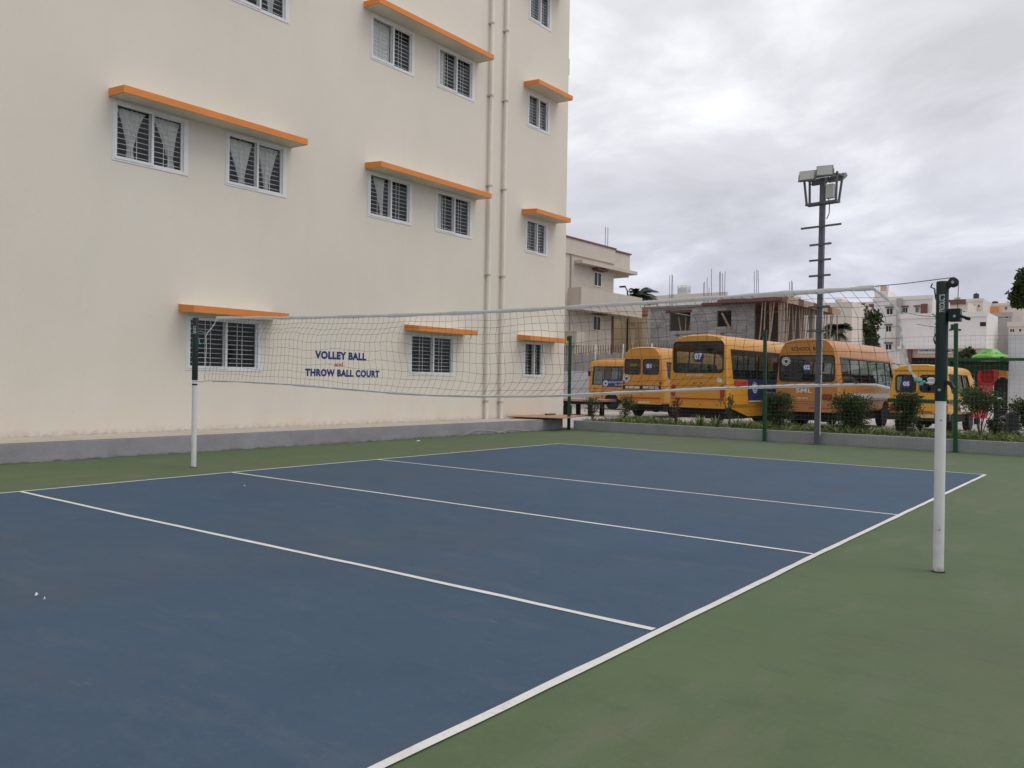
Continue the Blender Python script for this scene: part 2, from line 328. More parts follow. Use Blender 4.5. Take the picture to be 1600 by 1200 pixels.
M['cream3'] = mat('pale_cream_house', (.64, .585, .52), .85, .05, .3, .1, 10); noise_layer(M['cream3'], (.42, .37, .32), .6, .52, .75, .5, (1, 1, .25))
M['grey2'] = mat('grey_house', (.40, .37, .345), .85, .06, .4, .1, 10); noise_layer(M['grey2'], (.30, .27, .25), .7, .52, .75, .5, (1, 1, .25))
M['maroon'] = mat('maroon_trim', (.16, .075, .065), .7, .12, 2)
M['dull_orange'] = mat('tank_orange', (.62, .24, .07), .6, .1, 2)
M['block'] = mat('concrete_block', (.31, .305, .295), .95, .1, 1.4, .4, 25, island=.16); noise_layer(M['block'], (.40, .39, .37), .5, .5, .75, .5)
M['mortar'] = mat('mortar', (.22, .21, .20), .95, .1, 4)
M['timber'] = mat('prop_timber', (.33, .24, .17), .85, .2, 5, island=.3)
M['shutter'] = mat('shuttering_board', (.15, .062, .045), .85, .25, 2.2, .2, 20)
M['rebar'] = mat('rebar', (.13, .095, .085), .8, .15, 9)
M['darkglass'] = mat('dark_pane', (.022, .024, .030), .35, .2, 1, spec=.25)
M['darkvoid'] = mat('opening_shade', (.012, .011, .011), .9, .3, 1)
M['whitewash'] = mat('white_boundary', (.60, .60, .62), .9, .06, .7, .2, 20); noise_layer(M['whitewash'], (.42, .41, .41), 1.5, .55, .78, .5)
M['sheet'] = mat('grey_sheet_fence', (.33, .31, .30), .6, .12, 1.2); M['pinkplank'] = mat('pink_plank', (.46, .30, .25), .8, .1, 3)
M['play_green'] = mat('play_green', (.12, .42, .035), .35, .08, 3, spec=.5); M['play_red'] = mat('play_red', (.46, .028, .04), .35, .08, 3, spec=.5); M['play_orange'] = mat('play_orange', (.60, .25, .04), .5, .08, 3)
M['play_dark'] = mat('play_dark', (.012, .018, .017), .8, .3, 2); M['shade_net'] = mat('green_shade_net', (.010, .035, .014), .9, .3, 3)
M['sheet_white'] = mat('white_tarpaulin', (.60, .62, .64), .6, .05, 1.2, .25, 6); M['tank_black'] = mat('tank_black', (.045, .045, .05), .6, .1, 3)
M['blue_sign'] = mat('blue_sign', (.03, .14, .42), .6, .1, 5); M['terracotta'] = mat('terracotta', (.19, .075, .05), .8, .15, 4)
M['scooter'] = mat('scooter_black', (.014, .015, .018), .3, .2, 6, spec=.5); M['silverish'] = mat('silver_steel', (.55, .56, .57), .35, .06, 4, metal=.5)

# ------------------------------------------------------------------ lettering
def text2d(s, h, width=None, bold=.0, spacing=1.0):
    """flat letters of cap height h; returns verts (u,v) and faces, starting at u=0"""
    cu = bpy.data.curves.new('t', 'FONT'); cu.body = s; cu.size = 1; cu.offset = bold; cu.space_character = spacing; cu.resolution_u = 3
    ob = bpy.data.objects.new('t', cu); COL.objects.link(ob)
    dg = bpy.context.evaluated_depsgraph_get(); me = ob.evaluated_get(dg).to_mesh()
    vs = [(v.co.x, v.co.y) for v in me.vertices]; fs = [tuple(p.vertices) for p in me.polygons]
    ob.evaluated_get(dg).to_mesh_clear(); bpy.data.objects.remove(ob); bpy.data.curves.remove(cu)
    x0 = min(v[0] for v in vs); x1 = max(v[0] for v in vs); y0 = min(v[1] for v in vs); y1 = max(v[1] for v in vs)
    k = h/(y1-y0); kx = (width/(x1-x0)) if width else k
    return [((a-x0)*kx, (b-y0)*k) for a, b in vs], fs, (x1-x0)*kx
def letters(name, s, Mf, u0, v0, h, m, parent, width=None, bold=.02, d=.004, centre=False, world=False, slant=0.0, spacing=1.0):
    vs, fs, w = text2d(s, h, width, bold, spacing)
    if centre: u0 -= w/2
    mb = MB(); mb.add([Mf(u0+u+slant*v, v0+v, d) for u, v in vs], fs)
    return mb.build(name, m, parent, fix=False, world=world)

def rrect(u0, u1, v0, v1, r, n=4):
    P = []
    for cu_, cv, a0 in ((u1-r, v0+r, -90), (u1-r, v1-r, 0), (u0+r, v1-r, 90), (u0+r, v0+r, 180)):
        for i in range(n+1): a = R(a0+90*i/n); P.append((cu_+r*math.cos(a), cv+r*math.sin(a)))
    return P
def disc(u, v, r, n=24, ry=None): return [(u+r*math.cos(2*math.pi*i/n), v+(ry or r)*math.sin(2*math.pi*i/n)) for i in range(n)]
def faceX(X): return lambda u, v, d: (X+d, u, v)      # wall facing +X: u along Y
def faceY(Y): return lambda u, v, d: (u, Y-d, v)      # wall facing -Y: u along X

# ================================================================== SETTING: ground, court
struct(MB().quad((-160, -60, -.008), (120, -60, -.008), (120, 420, -.008), (-160, 420, -.008)).build('parking_ground', M['ground']))
struct(MB().quad((-8.05, -26, 0), (14, -26, 0), (14, 14.32, 0), (-8.05, 14.32, 0)).build('court_surround', M['court_green']))
RIGHT_LINE = [(4.535, -9.02), (4.53, -4.2), (4.50, 0), (4.505, 9.025)]; LEFT_LINE = [(-4.40, -9.02), (-4.435, -3.2), (-4.53, 0), (-4.555, 3), (-4.59, 9.085)]
_cp = [(x, y, .004) for x, y in RIGHT_LINE]+[(x, y, .004) for x, y in reversed(LEFT_LINE)]
court = struct(MB().add(_cp, [tuple(range(len(_cp)))]).build('court_surface', M['court_blue'], fix=False))
def line_strip(P, w=.05):
    P = [Vector(p) for p in P]; rd = random.Random(int(P[0].x*91+P[0].y*37)); mb = MB(); L = []
    for a, b in zip(P, P[1:]):
        n = int((b-a).length/.3)+1; t = (b-a).normalized()
        for i in range(n): L.append((a+(b-a)*(i/n), t))
    L.append((P[-1], t))
    Q = []
    for c, t in L:
        p = Vector((-t.y, t.x)); Q.append((c-p*(w/2+rd.uniform(-.004, .004)), c+p*(w/2+rd.uniform(-.004, .004))))
    for (a, b), (c, d) in zip(Q, Q[1:]): mb.quad((*a, .008), (*c, .008), (*d, .008), (*b, .008))
    return mb.build('painted_line', M['line'], court, fix=False)
line_strip(RIGHT_LINE, .055); line_strip(LEFT_LINE, .05)
line_strip([(-4.565, 9.06), (4.475, 9.0)], .05); line_strip([(-4.37, -9.0), (4.50, -9.0)], .05)
line_strip([(-4.41, -3.07), (-1.7, -3.06), (2.1, -2.995), (4.48, -2.985)], .055)
line_strip([(-4.50, .01), (4.47, -.02)], .05); line_strip([(-4.53, 3.1), (4.47, 2.97)], .05)

# apron (raised cement walk) along the school block
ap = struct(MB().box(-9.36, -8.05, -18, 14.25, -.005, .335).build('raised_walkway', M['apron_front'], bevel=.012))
MB().quad((-9.38, -18, .3395), (-8.052, -18, .3395), (-8.052, 14.24, .3395), (-9.38, 14.24, .3395)).build('cement_topping', M['apron_top'], ap, fix=False)

# ================================================================== SCHOOL BLOCK
WX = -9.4
school = thing('school_building', 'tall cream school block with orange sunshades and barred sliding windows beside the court', 'building', (WX, 7, 0))
WM = faceX(WX)
H = 17.6; Y0, Y1 = -16, 16.22
wins = []   # y0,y1,z0,z1,style
for y in (-5.0, 2.09, 8.72): wins.append((y, y+1.85, 1.65, 2.78, 'dark'))
wins.append((13.9, 15.03, 1.66, 2.80, 'dark'))
for fl, zb in ((1, 5.75), (2, 9.85), (3, 13.6)):
    for y, st in ((.46, 'tied'), (2.96, 'tied'), (7.12, 'half' if fl == 2 else 'wisp'), (9.65, 'side')):
        if fl == 3: st = 'dark'
        wins.append((y, y+1.585, zb, zb+1.15, st))
    wins.append((13.9, 15.12, zb-.03 if fl < 3 else 13.28, zb+1.05 if fl < 3 else 14.35, 'dark'))
ys = sorted({Y0, Y1} | {round(w[i], 4) for w in wins for i in (0, 1)}); zs = sorted({-.3, H} | {round(w[i], 4) for w in wins for i in (2, 3)})
mb = MB()
for i in range(len(ys)-1):
    for j in range(len(zs)-1):
        cy_, cz_ = (ys[i]+ys[i+1])/2, (zs[j]+zs[j+1])/2
        if any(w[0] < cy_ < w[1] and w[2] < cz_ < w[3] for w in wins): continue
        mb.quad((WX, ys[i], zs[j]), (WX, ys[i+1], zs[j]), (WX, ys[i+1], zs[j+1]), (WX, ys[i], zs[j+1]))
for y0, y1, z0, z1, st in wins:
    X2 = WX-.2
    mb.quad((WX, y0, z0), (WX, y1, z0), (X2, y1, z0), (X2, y0, z0)); mb.quad((WX, y0, z1), (X2, y0, z1), (X2, y1, z1), (WX, y1, z1))
    mb.quad((WX, y0, z0), (X2, y0, z0), (X2, y0, z1), (WX, y0, z1)); mb.quad((WX, y1, z0), (WX, y1, z1), (X2, y1, z1), (X2, y1, z0))
XB = WX-11
mb.quad((WX, Y1, -.3), (XB, Y1, -.3), (XB, Y1, H), (WX, Y1, H)); mb.quad((WX, Y0, -.3), (WX, Y0, H), (XB, Y0, H), (XB, Y0, -.3))
mb.quad((XB, Y0, -.3), (XB, Y0, H), (XB, Y1, H), (XB, Y1, -.3))
mb.build('wall', M['wall'], school, fix=False, world=True)
MB().quad((WX, Y0, H), (WX, Y1, H), (XB, Y1, H), (XB, Y0, H)).build('roof', M['apron_top'], school, fix=False, world=True)
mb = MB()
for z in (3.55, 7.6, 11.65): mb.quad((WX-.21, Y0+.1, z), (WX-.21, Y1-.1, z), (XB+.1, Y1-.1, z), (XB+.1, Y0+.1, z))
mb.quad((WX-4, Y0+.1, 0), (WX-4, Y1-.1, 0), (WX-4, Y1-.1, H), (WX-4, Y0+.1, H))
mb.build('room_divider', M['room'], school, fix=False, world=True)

def sheet(mb, pts_rows):
    n = len(pts_rows[0]); vs = [p for r in pts_rows for p in r]
    mb.add(vs, [(i*n+j, i*n+j+1, (i+1)*n+j+1, (i+1)*n+j) for i in range(len(pts_rows)-1) for j in range(n-1)])
def curtain(ya, yb, z0, z1, style, seed):
    rd = random.Random(seed); mb = MB(); nu, nv = 22, 14; rows = []
    tie = ya+(yb-ya)*rd.uniform(.42, .68); g_ = rd.uniform(.74, .9); w_ = rd.uniform(.85, 1.0); o_ = rd.uniform(-.04, .04)
    for i in range(nv+1):
        t = i/nv; z = z1-(z1-z0)*t; row = []
        if style in ('tied', 'wisp'):
            k = w_*(1-.84*min(1, t/g_)**(.75+o_*4) if t < g_ else .16+.10*(t-g_)/.18)
            c = (ya+yb)/2+(tie-(ya+yb)/2)*min(1, t/.8)
            if style == 'wisp': k *= .62
        else: k = 1; c = (ya+yb)/2
        for j in range(nu+1):
            u = j/nu-.5; y = c+u*(yb-ya)*k
            row.append((WX-.15+.018*math.sin(j*1.9+seed)*(1.3-k*.6)+rd.uniform(-.003, .003), y, z+rd.uniform(-.004, .004)))
        rows.append(row)
    sheet(mb, rows); return mb
def school_window(k, y0, y1, z0, z1, st):
    ym = (y0+y1)/2; fw_ = .05
    mb = MB(); mb.ring(WM, [(y0-.015, z0-.02), (y1+.015, z0-.02), (y1+.015, z1+.01), (y0-.015, z1+.01)], [(y0+fw_, z0+fw_), (y1-fw_-.04, z0+fw_), (y1-fw_-.04, z1-fw_), (y0+fw_, z1-fw_)], -.12, .014)
    win = mb.build('window', M['upvc'], school, world=True)
    # rolling track and reveal at the right-hand jamb
    for n, (a, b, d) in enumerate(((y0+fw_-.03, ym+.035, .02), (ym-.035, y1-fw_-.035, -.035))):
        s = MB(); ww = .048
        s.ring(WM, [(a, z0+fw_-.03), (b, z0+fw_-.03), (b, z1-fw_+.03), (a, z1-fw_+.03)], [(a+ww, z0+fw_+.025), (b-ww, z0+fw_+.025), (b-ww, z1-fw_-.025), (a+ww, z1-fw_-.025)], d-.035, d+.006)
        s.build('sash', M['upvc'], win, world=True)
        MB().mbox(WM, a+ww, b-ww, z0+fw_+.025, z1-fw_-.025, d-.02, d-.015).build('pane', M['glass'], win, world=True)
    g = MB(); nb = 9
    for i in range(1, nb+1):
        z = z0+fw_+(z1-z0-2*fw_)*i/(nb+1); g.mbox(WM, y0+.03, y1-.03, z-.0055, z+.0055, -.125, -.115)
    for f_ in (.27, .34, .70, .77): y = y0+(y1-y0)*f_; g.mbox(WM, y-.005, y+.005, z0+.03, z1-.03, -.128, -.114)
    g.build('grille', M['grille'], win, world=True)
    if st == 'tied':
        curtain(y0+.08, ym-.02, z0+.04, z1-.07, 'tied', k).build('curtain', M['curtain'], win, fix=False, smooth=60, world=True)
        curtain(ym+.06, y1-.08, z0+.04, z1-.07, 'tied', k+50).build('curtain', M['curtain'], win, fix=False, smooth=60, world=True)
    elif st == 'wisp': curtain(y0+.1, ym+.1, z0+.04, z1-.05, 'wisp', k).build('curtain', M['curtain'], win, fix=False, smooth=60, world=True)
    elif st == 'half': curtain(y0+.07, ym-.0, z0+.03, z1-.05, 'plain', k).build('curtain', M['curtain'], win, fix=False, smooth=60, world=True)
    elif st == 'side': curtain(y0+.07, y0+.42, z0+.03, z1-.05, 'plain', k).build('curtain', M['curtain'], win, fix=False, smooth=60, world=True)
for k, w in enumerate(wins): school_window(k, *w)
def sunshade(y0, y1, zb, proj=.60, t=.125):
    X1 = WX+proj
    def pr(a, b, c, d, xo, dz):   # slab with a slight fall to the front
        return [(WX+.0, a, zb), (xo, a, zb-dz), (xo, b, zb-dz), (WX+.0, b, zb), (WX+.0, a, c), (xo, a, d), (xo, b, d), (WX+.0, b, c)]
    s = MB().hexa(pr(y0+.03, y1-.03, zb+t+.02, zb+t-.03, X1-.03, .03)).build('sunshade', M['slab_soffit'], school, world=True)
    f = MB()
    f.hexa([(X1-.03, y0, zb-.035), (X1, y0, zb-.035), (X1, y1, zb-.035), (X1-.03, y1, zb-.035), (X1-.03, y0, zb+t-.02), (X1, y0, zb+t-.02), (X1, y1, zb+t-.02), (X1-.03, y1, zb+t-.02)])
    for ya in (y0, y1-.03):
        f.hexa([(WX+.001, ya, zb-.005), (X1-.031, ya, zb-.035), (X1-.031, ya+.03, zb-.035), (WX+.001, ya+.03, zb-.005), (WX+.001, ya, zb+t+.03), (X1-.031, ya, zb+t-.02), (X1-.031, ya+.03, zb+t-.02), (WX+.001, ya+.03, zb+t+.03)])
    f.build('fascia', M['orange'], s, world=True)
sunshade(-5.2, -2.9, 2.86); sunshade(1.89, 4.25, 2.86); sunshade(8.50, 10.95, 2.86, .55); sunshade(13.57, 15.65, 2.86, .52)
for zb in (6.95, 11.06): sunshade(.36, 4.70, zb); sunshade(7.0 if zb < 8 else 6.86, 11.43, zb); sunshade(13.68, 15.62, zb-.04)
sunshade(13.68, 15.62, 14.6)
for y, zc in ((11.95, (.88, 4.73, 7.45, 10.2, 12.41, 15.1)), (12.66, (.85, 4.76, 7.47, 10.23, 12.41, 15.1))):
    p = MB().tube([(WX+.10, y, .34), (WX+.10, y, H)], .055, 14).build('drainpipe', M['pipe'], school, smooth=40, world=True)
    for z in zc:
        c = MB(); c.lathe([(.066, z-.03), (.066, z+.03)], (WX+.10, y, 0), 14); c.bar((WX+.02, y-.1, z), (WX+.02, y+.13, z), .03, .035)
        c.build('clamp', M['clamp'], p, world=True)
# painted wording
letters('lettering', 'VOLLEY BALL', WM, 5.48, 1.975, .20, M['navy'], school, 1.66, .055, .003, world=True, spacing=1.1)
letters('lettering', 'and', WM, 6.09, 1.80, .115, M['redpaint'], school, .27, .02, .003, world=True)
letters('lettering', 'THROW BALL COURT', WM, 5.19, 1.545, .185, M['navy'], school, 2.42, .055, .003, world=True, spacing=1.1)
# hook under the second ground-floor shade, small vent block by the corner
MB().tube([(WX+.5, 10.72, 2.82), (WX+.5, 10.72, 2.74), (WX+.5, 10.66, 2.70), (WX+.5, 10.60, 2.73)], .012, 6).build('hook', M['clamp'], school, world=True)
MB().box(WX-.35, WX-.05, Y1, Y1+.12, 12.2, 12.75).build('junction_box', M['lightgrey'], school, world=True)

# ------------------------------------------------------------------ things on the walkway and court
bd = thing('plywood_board', 'brown plywood board lying on the grey walkway, overhanging towards the court', 'board', (-8.62, 14.2, .40), R(16))
MB().box(-.92, .92, -1.15, 1.15, -.012, .012).build('sheet', M['ply'], bd)
MB().box(-.5, -.4, -.9, .9, -.058, -.014).build('batten', M['darkwood'], bd)
MB().box(.05, .12, -.9, .9, -.058, -.014).build('batten', M['darkwood'], bd)
tag(MB().box(-8.98, -8.86, 14.55, 15.0, .414, .46).build('wood_offcut', M['darkwood']), 'small dark wood offcut lying on top of the plywood board', 'wood scrap')
def cable(x, ys_, amp, label):
    pts = []
    for i in range(25):
        t = i/24; pts.append((x, ys_[0]+(ys_[1]-ys_[0])*t, .012+amp*math.sin(math.pi*t)**1.3*(1+.25*math.sin(7*t))))
    return tag(MB().tube(pts, .006, 5).build('loose_cable', M['clamp'], smooth=60), label, 'cable')
cable(-8.02, (9.35, 11.3), .12, 'thin dark cable looped against the grey walkway wall, nearer loop')
cable(-8.018, (10.9, 12.5), .09, 'thin dark cable looped against the grey walkway wall, loop nearer the plywood board')
def litter(x, y, s, label):
    mb = MB(); rd = random.Random(int(x*31+y)); mb.add([(-s, -s*.4, .012), (s*.9, -s*.5, .02), (s, s*.45, .011), (-s*.1, s*.2, .035), (-s*.9, s*.5, .014)], [(0, 1, 3), (1, 2, 3), (3, 4, 0)])
    o = mb.build('paper_scrap', M['letter_white'], fix=False); o.location = (x, y, 0); o.rotation_euler.z = rd.uniform(0, 3)
    tag(o, label, 'litter')
def g0(px, py): d = ray(px, py); return CAM - d*(CAM.z/d.z)
p = g0(654, 690); litter(p.x, p.y, .06, 'white paper scrap on the green strip below the painted wording')
p = g0(57, 933); litter(p.x, p.y, .013, 'white paper scrap on the blue court near its left end')
p = g0(69.5, 939.5); litter(p.x, p.y, .006, 'tiny white speck of paper beside the larger scrap on the blue court')
p = g0(382, 761); litter(p.x, p.y, .014, 'white paper scrap on blue court just past the centre line end')

# ================================================================== NET AND POSTS
pgroup = 'volleyball net posts'
def net_post(x, label, right):
    t = thing('volleyball_post', label, 'net post', (x, 0, 0), 0, pgroup)
    t.rotation_euler = (0, R(-.12), 0)
    lw = MB().lathe([(.041, 0), (.041, 1.44)], n=28).build('lower_tube', M['post_white'], t, smooth=40)
    mb = MB()
    for z in (.35, 1.24): mb.lathe([(.005, -.0425), (.005, -.040)], (0.012, 0, z), 8, 'y')
    mb.build('bolt_hole', M['black'], lw)
    MB().lathe([(.054, .0), (.050, .007), (.043, .009)], n=20).build('base_collar', M['under'], t)
    zt = 2.367 if right else 2.45; zb = 1.395 if right else 1.435
    sl_ = MB().lathe([(.042, zb), (.047, zb+.004), (.047, zt), (.042, zt+.006), (.02, zt+.008)], n=28).build('sleeve', M['post_green'], t, smooth=40)
    # curved lettering facing the court approach
    a0 = math.atan2(CAM.y, CAM.x-x)
    vs, fs, w = text2d('PRODUCTS', .040, .145 if right else .13, .012)
    mb2 = MB(); z0 = 2.118 if right else 2.19; dk = -.05 if right else -.35
    mb2.add([(.0482*math.cos(a0+(.02-v)/.047+dk), .0482*math.sin(a0+(.02-v)/.047+dk), z0+u) for u, v in vs], fs)
    mb2.build('lettering', M['letter_white'], sl_, fix=False)
    if right:
        # pulley on a bracket
        pv = Vector((.080, -.015, 2.358)); br = MB().bar((.036, -.01, 2.32), tuple(pv), .024, .03).build('pulley_bracket', M['black'], t)
        MB().lathe([(.037, -.016), (.040, -.014), (.032, -.005), (.032, .005), (.040, .014), (.037, .016)], pv, 24, 'y').build('pulley', M['black'], t, smooth=40)
        MB().lathe([(.012, -.024), (.012, .024)], pv, 12, 'y').build('axle', M['steel'], br)
        # winch box with crank
        wb = MB().box(.052, .138, -.045, .045, 2.042, 2.145).build('winch', M['post_green'], t, bevel=.004)
        MB().lathe([(.011, -.060), (.011, -.05)], (.10, 0, 2.082), 12, 'y').build('bolt', M['steel'], wb)
        MB().bar((.135, -.02, 2.085), (.19, -.032, 2.062), .02, .022).bar((.18, -.028, 2.066), (.205, -.05, 2.056), .022, .024).build('crank_handle', M['black'], wb)
        MB().tube([(.118, -.015, 2.355), (.116, -.012, 2.26), (.114, -.01, 2.142)], .003, 5).build('winch_rope', M['rope'], t)
        cl = MB().bar((.042, -.02, 1.55), (.09, -.04, 1.535), .03, .03).bar((.075, -.04, 1.545), (.10, -.05, 1.50), .026, .026).build('clamp_lever', M['black'], t)
        MB().lathe([(.0125, -.054), (.009, -.045)], (-.002, 0, 1.487), 12, 'y').build('bolt', M['steel'], t)
        MB().tube([(-.047, 0, 2.225), (-.056, 0, 2.28), (-.058, -.002, 2.315), (-.088, -.004, 2.332), (-.074, -.006, 2.36)], .006, 6).build('hook', M['black'], t)
        MB().tube([(-.047, 0, 1.86), (-.058, -.004, 1.90), (-.050, 0, 1.95)], .006, 6).build('hook', M['black'], t)
        MB().tube([(.044, -.015, 1.80), (.075, -.02, 1.803), (.09, -.02, 1.812), (.108, -.02, 1.803)], .004, 6).build('hook', M['black'], t)
    else:
        MB().tube([(-.047, 0, 2.37), (-.06, -.01, 2.42), (-.055, -.01, 2.465), (-.03, -.01, 2.462)], .007, 6).build('hook', M['steel'], t)
        MB().lathe([(.014, -.07), (.014, -.04)], (0, 0, 1.53), 10, 'x').build('bolt', M['black'], t)
        MB().lathe([(.0435, 1.35), (.0435, 1.375)], n=20).build('band', M['black'], t)
    return t
net_post(-5.585, 'green and white net post on the far side, by the school wall', False)
net_post(5.475, 'green and white net post with pulley and winch in the right foreground', True)

net = thing('volleyball_net', 'sagging black mesh volleyball net with white top and bottom tapes across the court', 'net', (0, 0, 0))
topc = [(-4.99, 2.435), (-4.2, 2.41), (-3.55, 2.383), (-2.2, 2.35), (-.885, 2.327), (.35, 2.312), (1.884, 2.316), (2.52, 2.321), (3.24, 2.333), (4.249, 2.342), (4.94, 2.352)]
botc = [(-5.52, 1.372), (-5.09, 1.427), (-4.4, 1.428), (-3.02, 1.40), (-1.8, 1.355), (-.86, 1.322), (-.2, 1.31), (.59, 1.314), (1.59, 1.346), (2.613, 1.407), (3.424, 1.458), (4.26, 1.50), (4.95, 1.523), (5.08, 1.49)]
def interp(c, x):
    if x <= c[0][0]: return c[0][1]
    for (a, b), (c2, d) in zip(c, c[1:]):
        if x <= c2:
            t = (x-a)/(c2-a); return b+(d-b)*t
    return c[-1][1]
def sway(x, t): return .035*math.sin(x*.9+.6)*math.sin(math.pi*t)+.015*math.sin(2.3*x+4*t)*math.sin(math.pi*t)
def poly(c, s):   # arc-length-ish point on polyline of (x,z)
    L = [0]
    for a, b in zip(c, c[1:]): L.append(L[-1]+math.hypot(b[0]-a[0], b[1]-a[1]))
    d = s*L[-1]
    for i in range(len(c)-1):
        if d <= L[i+1] or i == len(c)-2:
            t = (d-L[i])/(L[i+1]-L[i]); return (c[i][0]+(c[i+1][0]-c[i][0])*t, c[i][1]+(c[i+1][1]-c[i][1])*t)
leftc = [(-4.99, 2.43), (-5.03, 2.35), (-5.13, 2.27), (-5.245, 2.20), (-5.28, 2.15), (-5.265, 1.95), (-5.285, 1.66), (-5.30, 1.415)]
rightc = [(4.94, 2.34), (4.99, 2.30), (5.135, 2.155), (5.15, 2.06), (5.165, 1.90), (5.19, 1.79), (5.22, 1.67), (5.12, 1.55), (4.98, 1.515)]
tops = [(x, z) for x, z in topc]; bots = [(-5.30, 1.41)]+[b for b in botc if -5.2 < b[0] < 4.97]
NC, NR = 100, 10
rd = random.Random(3); grid = []
jx = [[rd.uniform(-1, 1) for _ in range(NC+1)] for _ in range(NR+1)]; jz = [[rd.uniform(-1, 1) for _ in range(NC+1)] for _ in range(NR+1)]
def coons(s, t):
    T = poly(tops, s); B = poly(bots, s); Lf = poly(leftc, t); Rg = poly(rightc, t)
    c00 = leftc[0]; c01 = leftc[-1]; c10 = rightc[0]; c11 = rightc[-1]
    r = []
    for k in (0, 1):
        r.append((1-t)*T[k]+t*B[k]+(1-s)*Lf[k]+s*Rg[k]-((1-s)*(1-t)*c00[k]+s*(1-t)*c10[k]+(1-s)*t*c01[k]+s*t*c11[k]))
    return r
for i in range(NR+1):
    t = i/NR; row = []
    for j in range(NC+1):
        s = j/NC; x, z = coons(s, t); edge = math.sin(math.pi*t)**.6
        x += edge*(.022*math.sin(s*37+t*5)+.035*math.sin(s*9+2.2*t)+.010*jx[i][j]); z += edge*(.012*math.sin(s*29+t*8)+.012*math.sin(s*61+t*3)+.008*jz[i][j])
        row.append(Vector((x, sway(x, t)+.004*jx[i][j-1], z)))
    grid.append(row)
mb = MB(); r_ = .0016
for i in range(1, NR): mb.tube(grid[i], r_, 4, False)
for j in range(1, NC):
    mb.tube([grid[i][j] for i in range(NR+1)], r_, 4, False)
for i in range(1, NR):
    for j in range(1, NC):
        p = grid[i][j]; k = .0036; mb.add([p+Vector((k, 0, 0)), p-Vector((k, 0, 0)), p+Vector((0, k, 0)), p-Vector((0, k, 0)), p+Vector((0, 0, k)), p-Vector((0, 0, k))], [(0, 2, 4), (2, 1, 4), (1, 3, 4), (3, 0, 4), (2, 0, 5), (1, 2, 5), (3, 1, 5), (0, 3, 5)])
mb.build('mesh', M['cord'], net, fix=False, kind='stuff')
def tape(name, c, hw, thick, wob=.004, fold=.3, sag=0, y=0):
    n = 90; P = [poly(c, i/n) for i in range(n+1)]; rd = random.Random(len(c)); mb = MB(); rows = []
    for i, (x, z) in enumerate(P):
        a, b = P[max(0, i-1)], P[min(n, i+1)]; tx, tz = b[0]-a[0], b[1]-a[1]; L = math.hypot(tx, tz) or 1; nx, nz = -tz/L, tx/L
        h = hw*(1+fold*(.4*math.sin(i*.7)+.3*math.sin(i*1.9+1)+.3*rd.uniform(-1, 1)))
        yy = y+wob*math.sin(i*.9)
        rows.append([(x+nx*h, yy, z+nz*h), (x+nx*h*.4, yy-thick, z+nz*h*.4), (x-nx*h*.35, yy-thick*(.6+.4*math.sin(i*.37)), z-nz*h*.35), (x-nx*h, yy, z-nz*h), (x-nx*h*.3, yy+thick, z-nz*h*.3), (x+nx*h*.4, yy+thick, z+nz*h*.4)])
    k = 6; vs = [p for r in rows for p in r]
    mb.add(vs, [(i*k+j, i*k+(j+1) % k, (i+1)*k+(j+1) % k, (i+1)*k+j) for i in range(n) for j in range(k)]+[tuple(range(k)), tuple(range(n*k, n*k+k))])
    return mb.build(name, M['tape'], net, smooth=50)
tape('top_tape', topc, .022, .007, fold=.35)
tape('bottom_tape', botc[1:], .014, .008, fold=.35)
tape('side_tape', leftc, .012, .004, fold=.2)
tape('side_tape', [(4.93, 2.345), (4.99, 2.30), (5.07, 2.225), (5.135, 2.155), (5.15, 2.06), (5.16, 1.95), (5.175, 1.85), (5.19, 1.79), (5.215, 1.71), (5.245, 1.63), (5.30, 1.56), (5.345, 1.535)], .011, .003, fold=.4)
MB().tube([(4.93, 0, 2.362), (5.2, 0, 2.374), (5.45, -.012, 2.392), (5.56, -.016, 2.399)], .0036, 6).build('tension_rope', M['rope'], net)
MB().tube([(-4.98, 0, 2.442), (-5.3, 0, 2.452), (-5.56, 0, 2.458)], .0025, 5).build('tension_rope', M['cord'], net)
MB().tube([(-5.535, -.03, 1.42), (-5.40, 0, 1.405), (-5.25, 0, 1.425), (-5.07, 0, 1.43)], .0035, 5).build('tie_rope', M['cord'], net)
MB().tube([(5.16, 0, 2.14), (5.30, 0, 2.10), (5.43, -.01, 2.085)], .002, 5).build('tie_rope', M['cord'], net)
MB().tube([(5.28, 0, 2.03), (5.35, 0, 2.015), (5.43, -.01, 2.0)], .002, 5).build('tie_rope', M['cord'], net)
MB().tube([(5.33, 0, 1.53), (5.42, -.02, 1.525), (5.47, -.06, 1.50)], .0045, 5).build('tie_rope', M['cord'], net)
MB().tube([(5.40, -.02, 2.11), (5.425, -.03, 2.09), (5.432, -.035, 2.045), (5.425, -.03, 2.02)], .006, 6).tube([(5.425, -.03, 2.0), (5.422, -.035, 1.9)], .003, 5).build('tie_cord', M['cyan'], net)
MB().tube([(-5.52, -.05, 2.20), (-5.40, -.03, 2.235), (-5.26, 0, 2.19)], .0045, 5).tube([(-5.44, -.03, 2.12), (-5.40, -.03, 2.02), (-5.30, -.01, 2.04)], .0045, 5).build('tie_cord', M['cyan'], net)
kn = MB()
for s_, (a, b, c) in enumerate(((5.30, 1.565, .03), (5.325, 1.535, .022), (5.345, 1.55, .018))): kn.blob((a, -.01, b), (c, c*.6, c*.7), s_, 9, 5, .35)
kn.build('tie_knot', M['cyan'], net, smooth=40)
kn = MB()
kn.blob((5.405, -.02, 1.565), (.035, .02, .022), 5, 9, 6, .3).blob((5.40, -.025, 1.54), (.03, .02, .014), 8, 9, 6, .3)
kn.build('tie_knot', M['tape'], net, smooth=40)

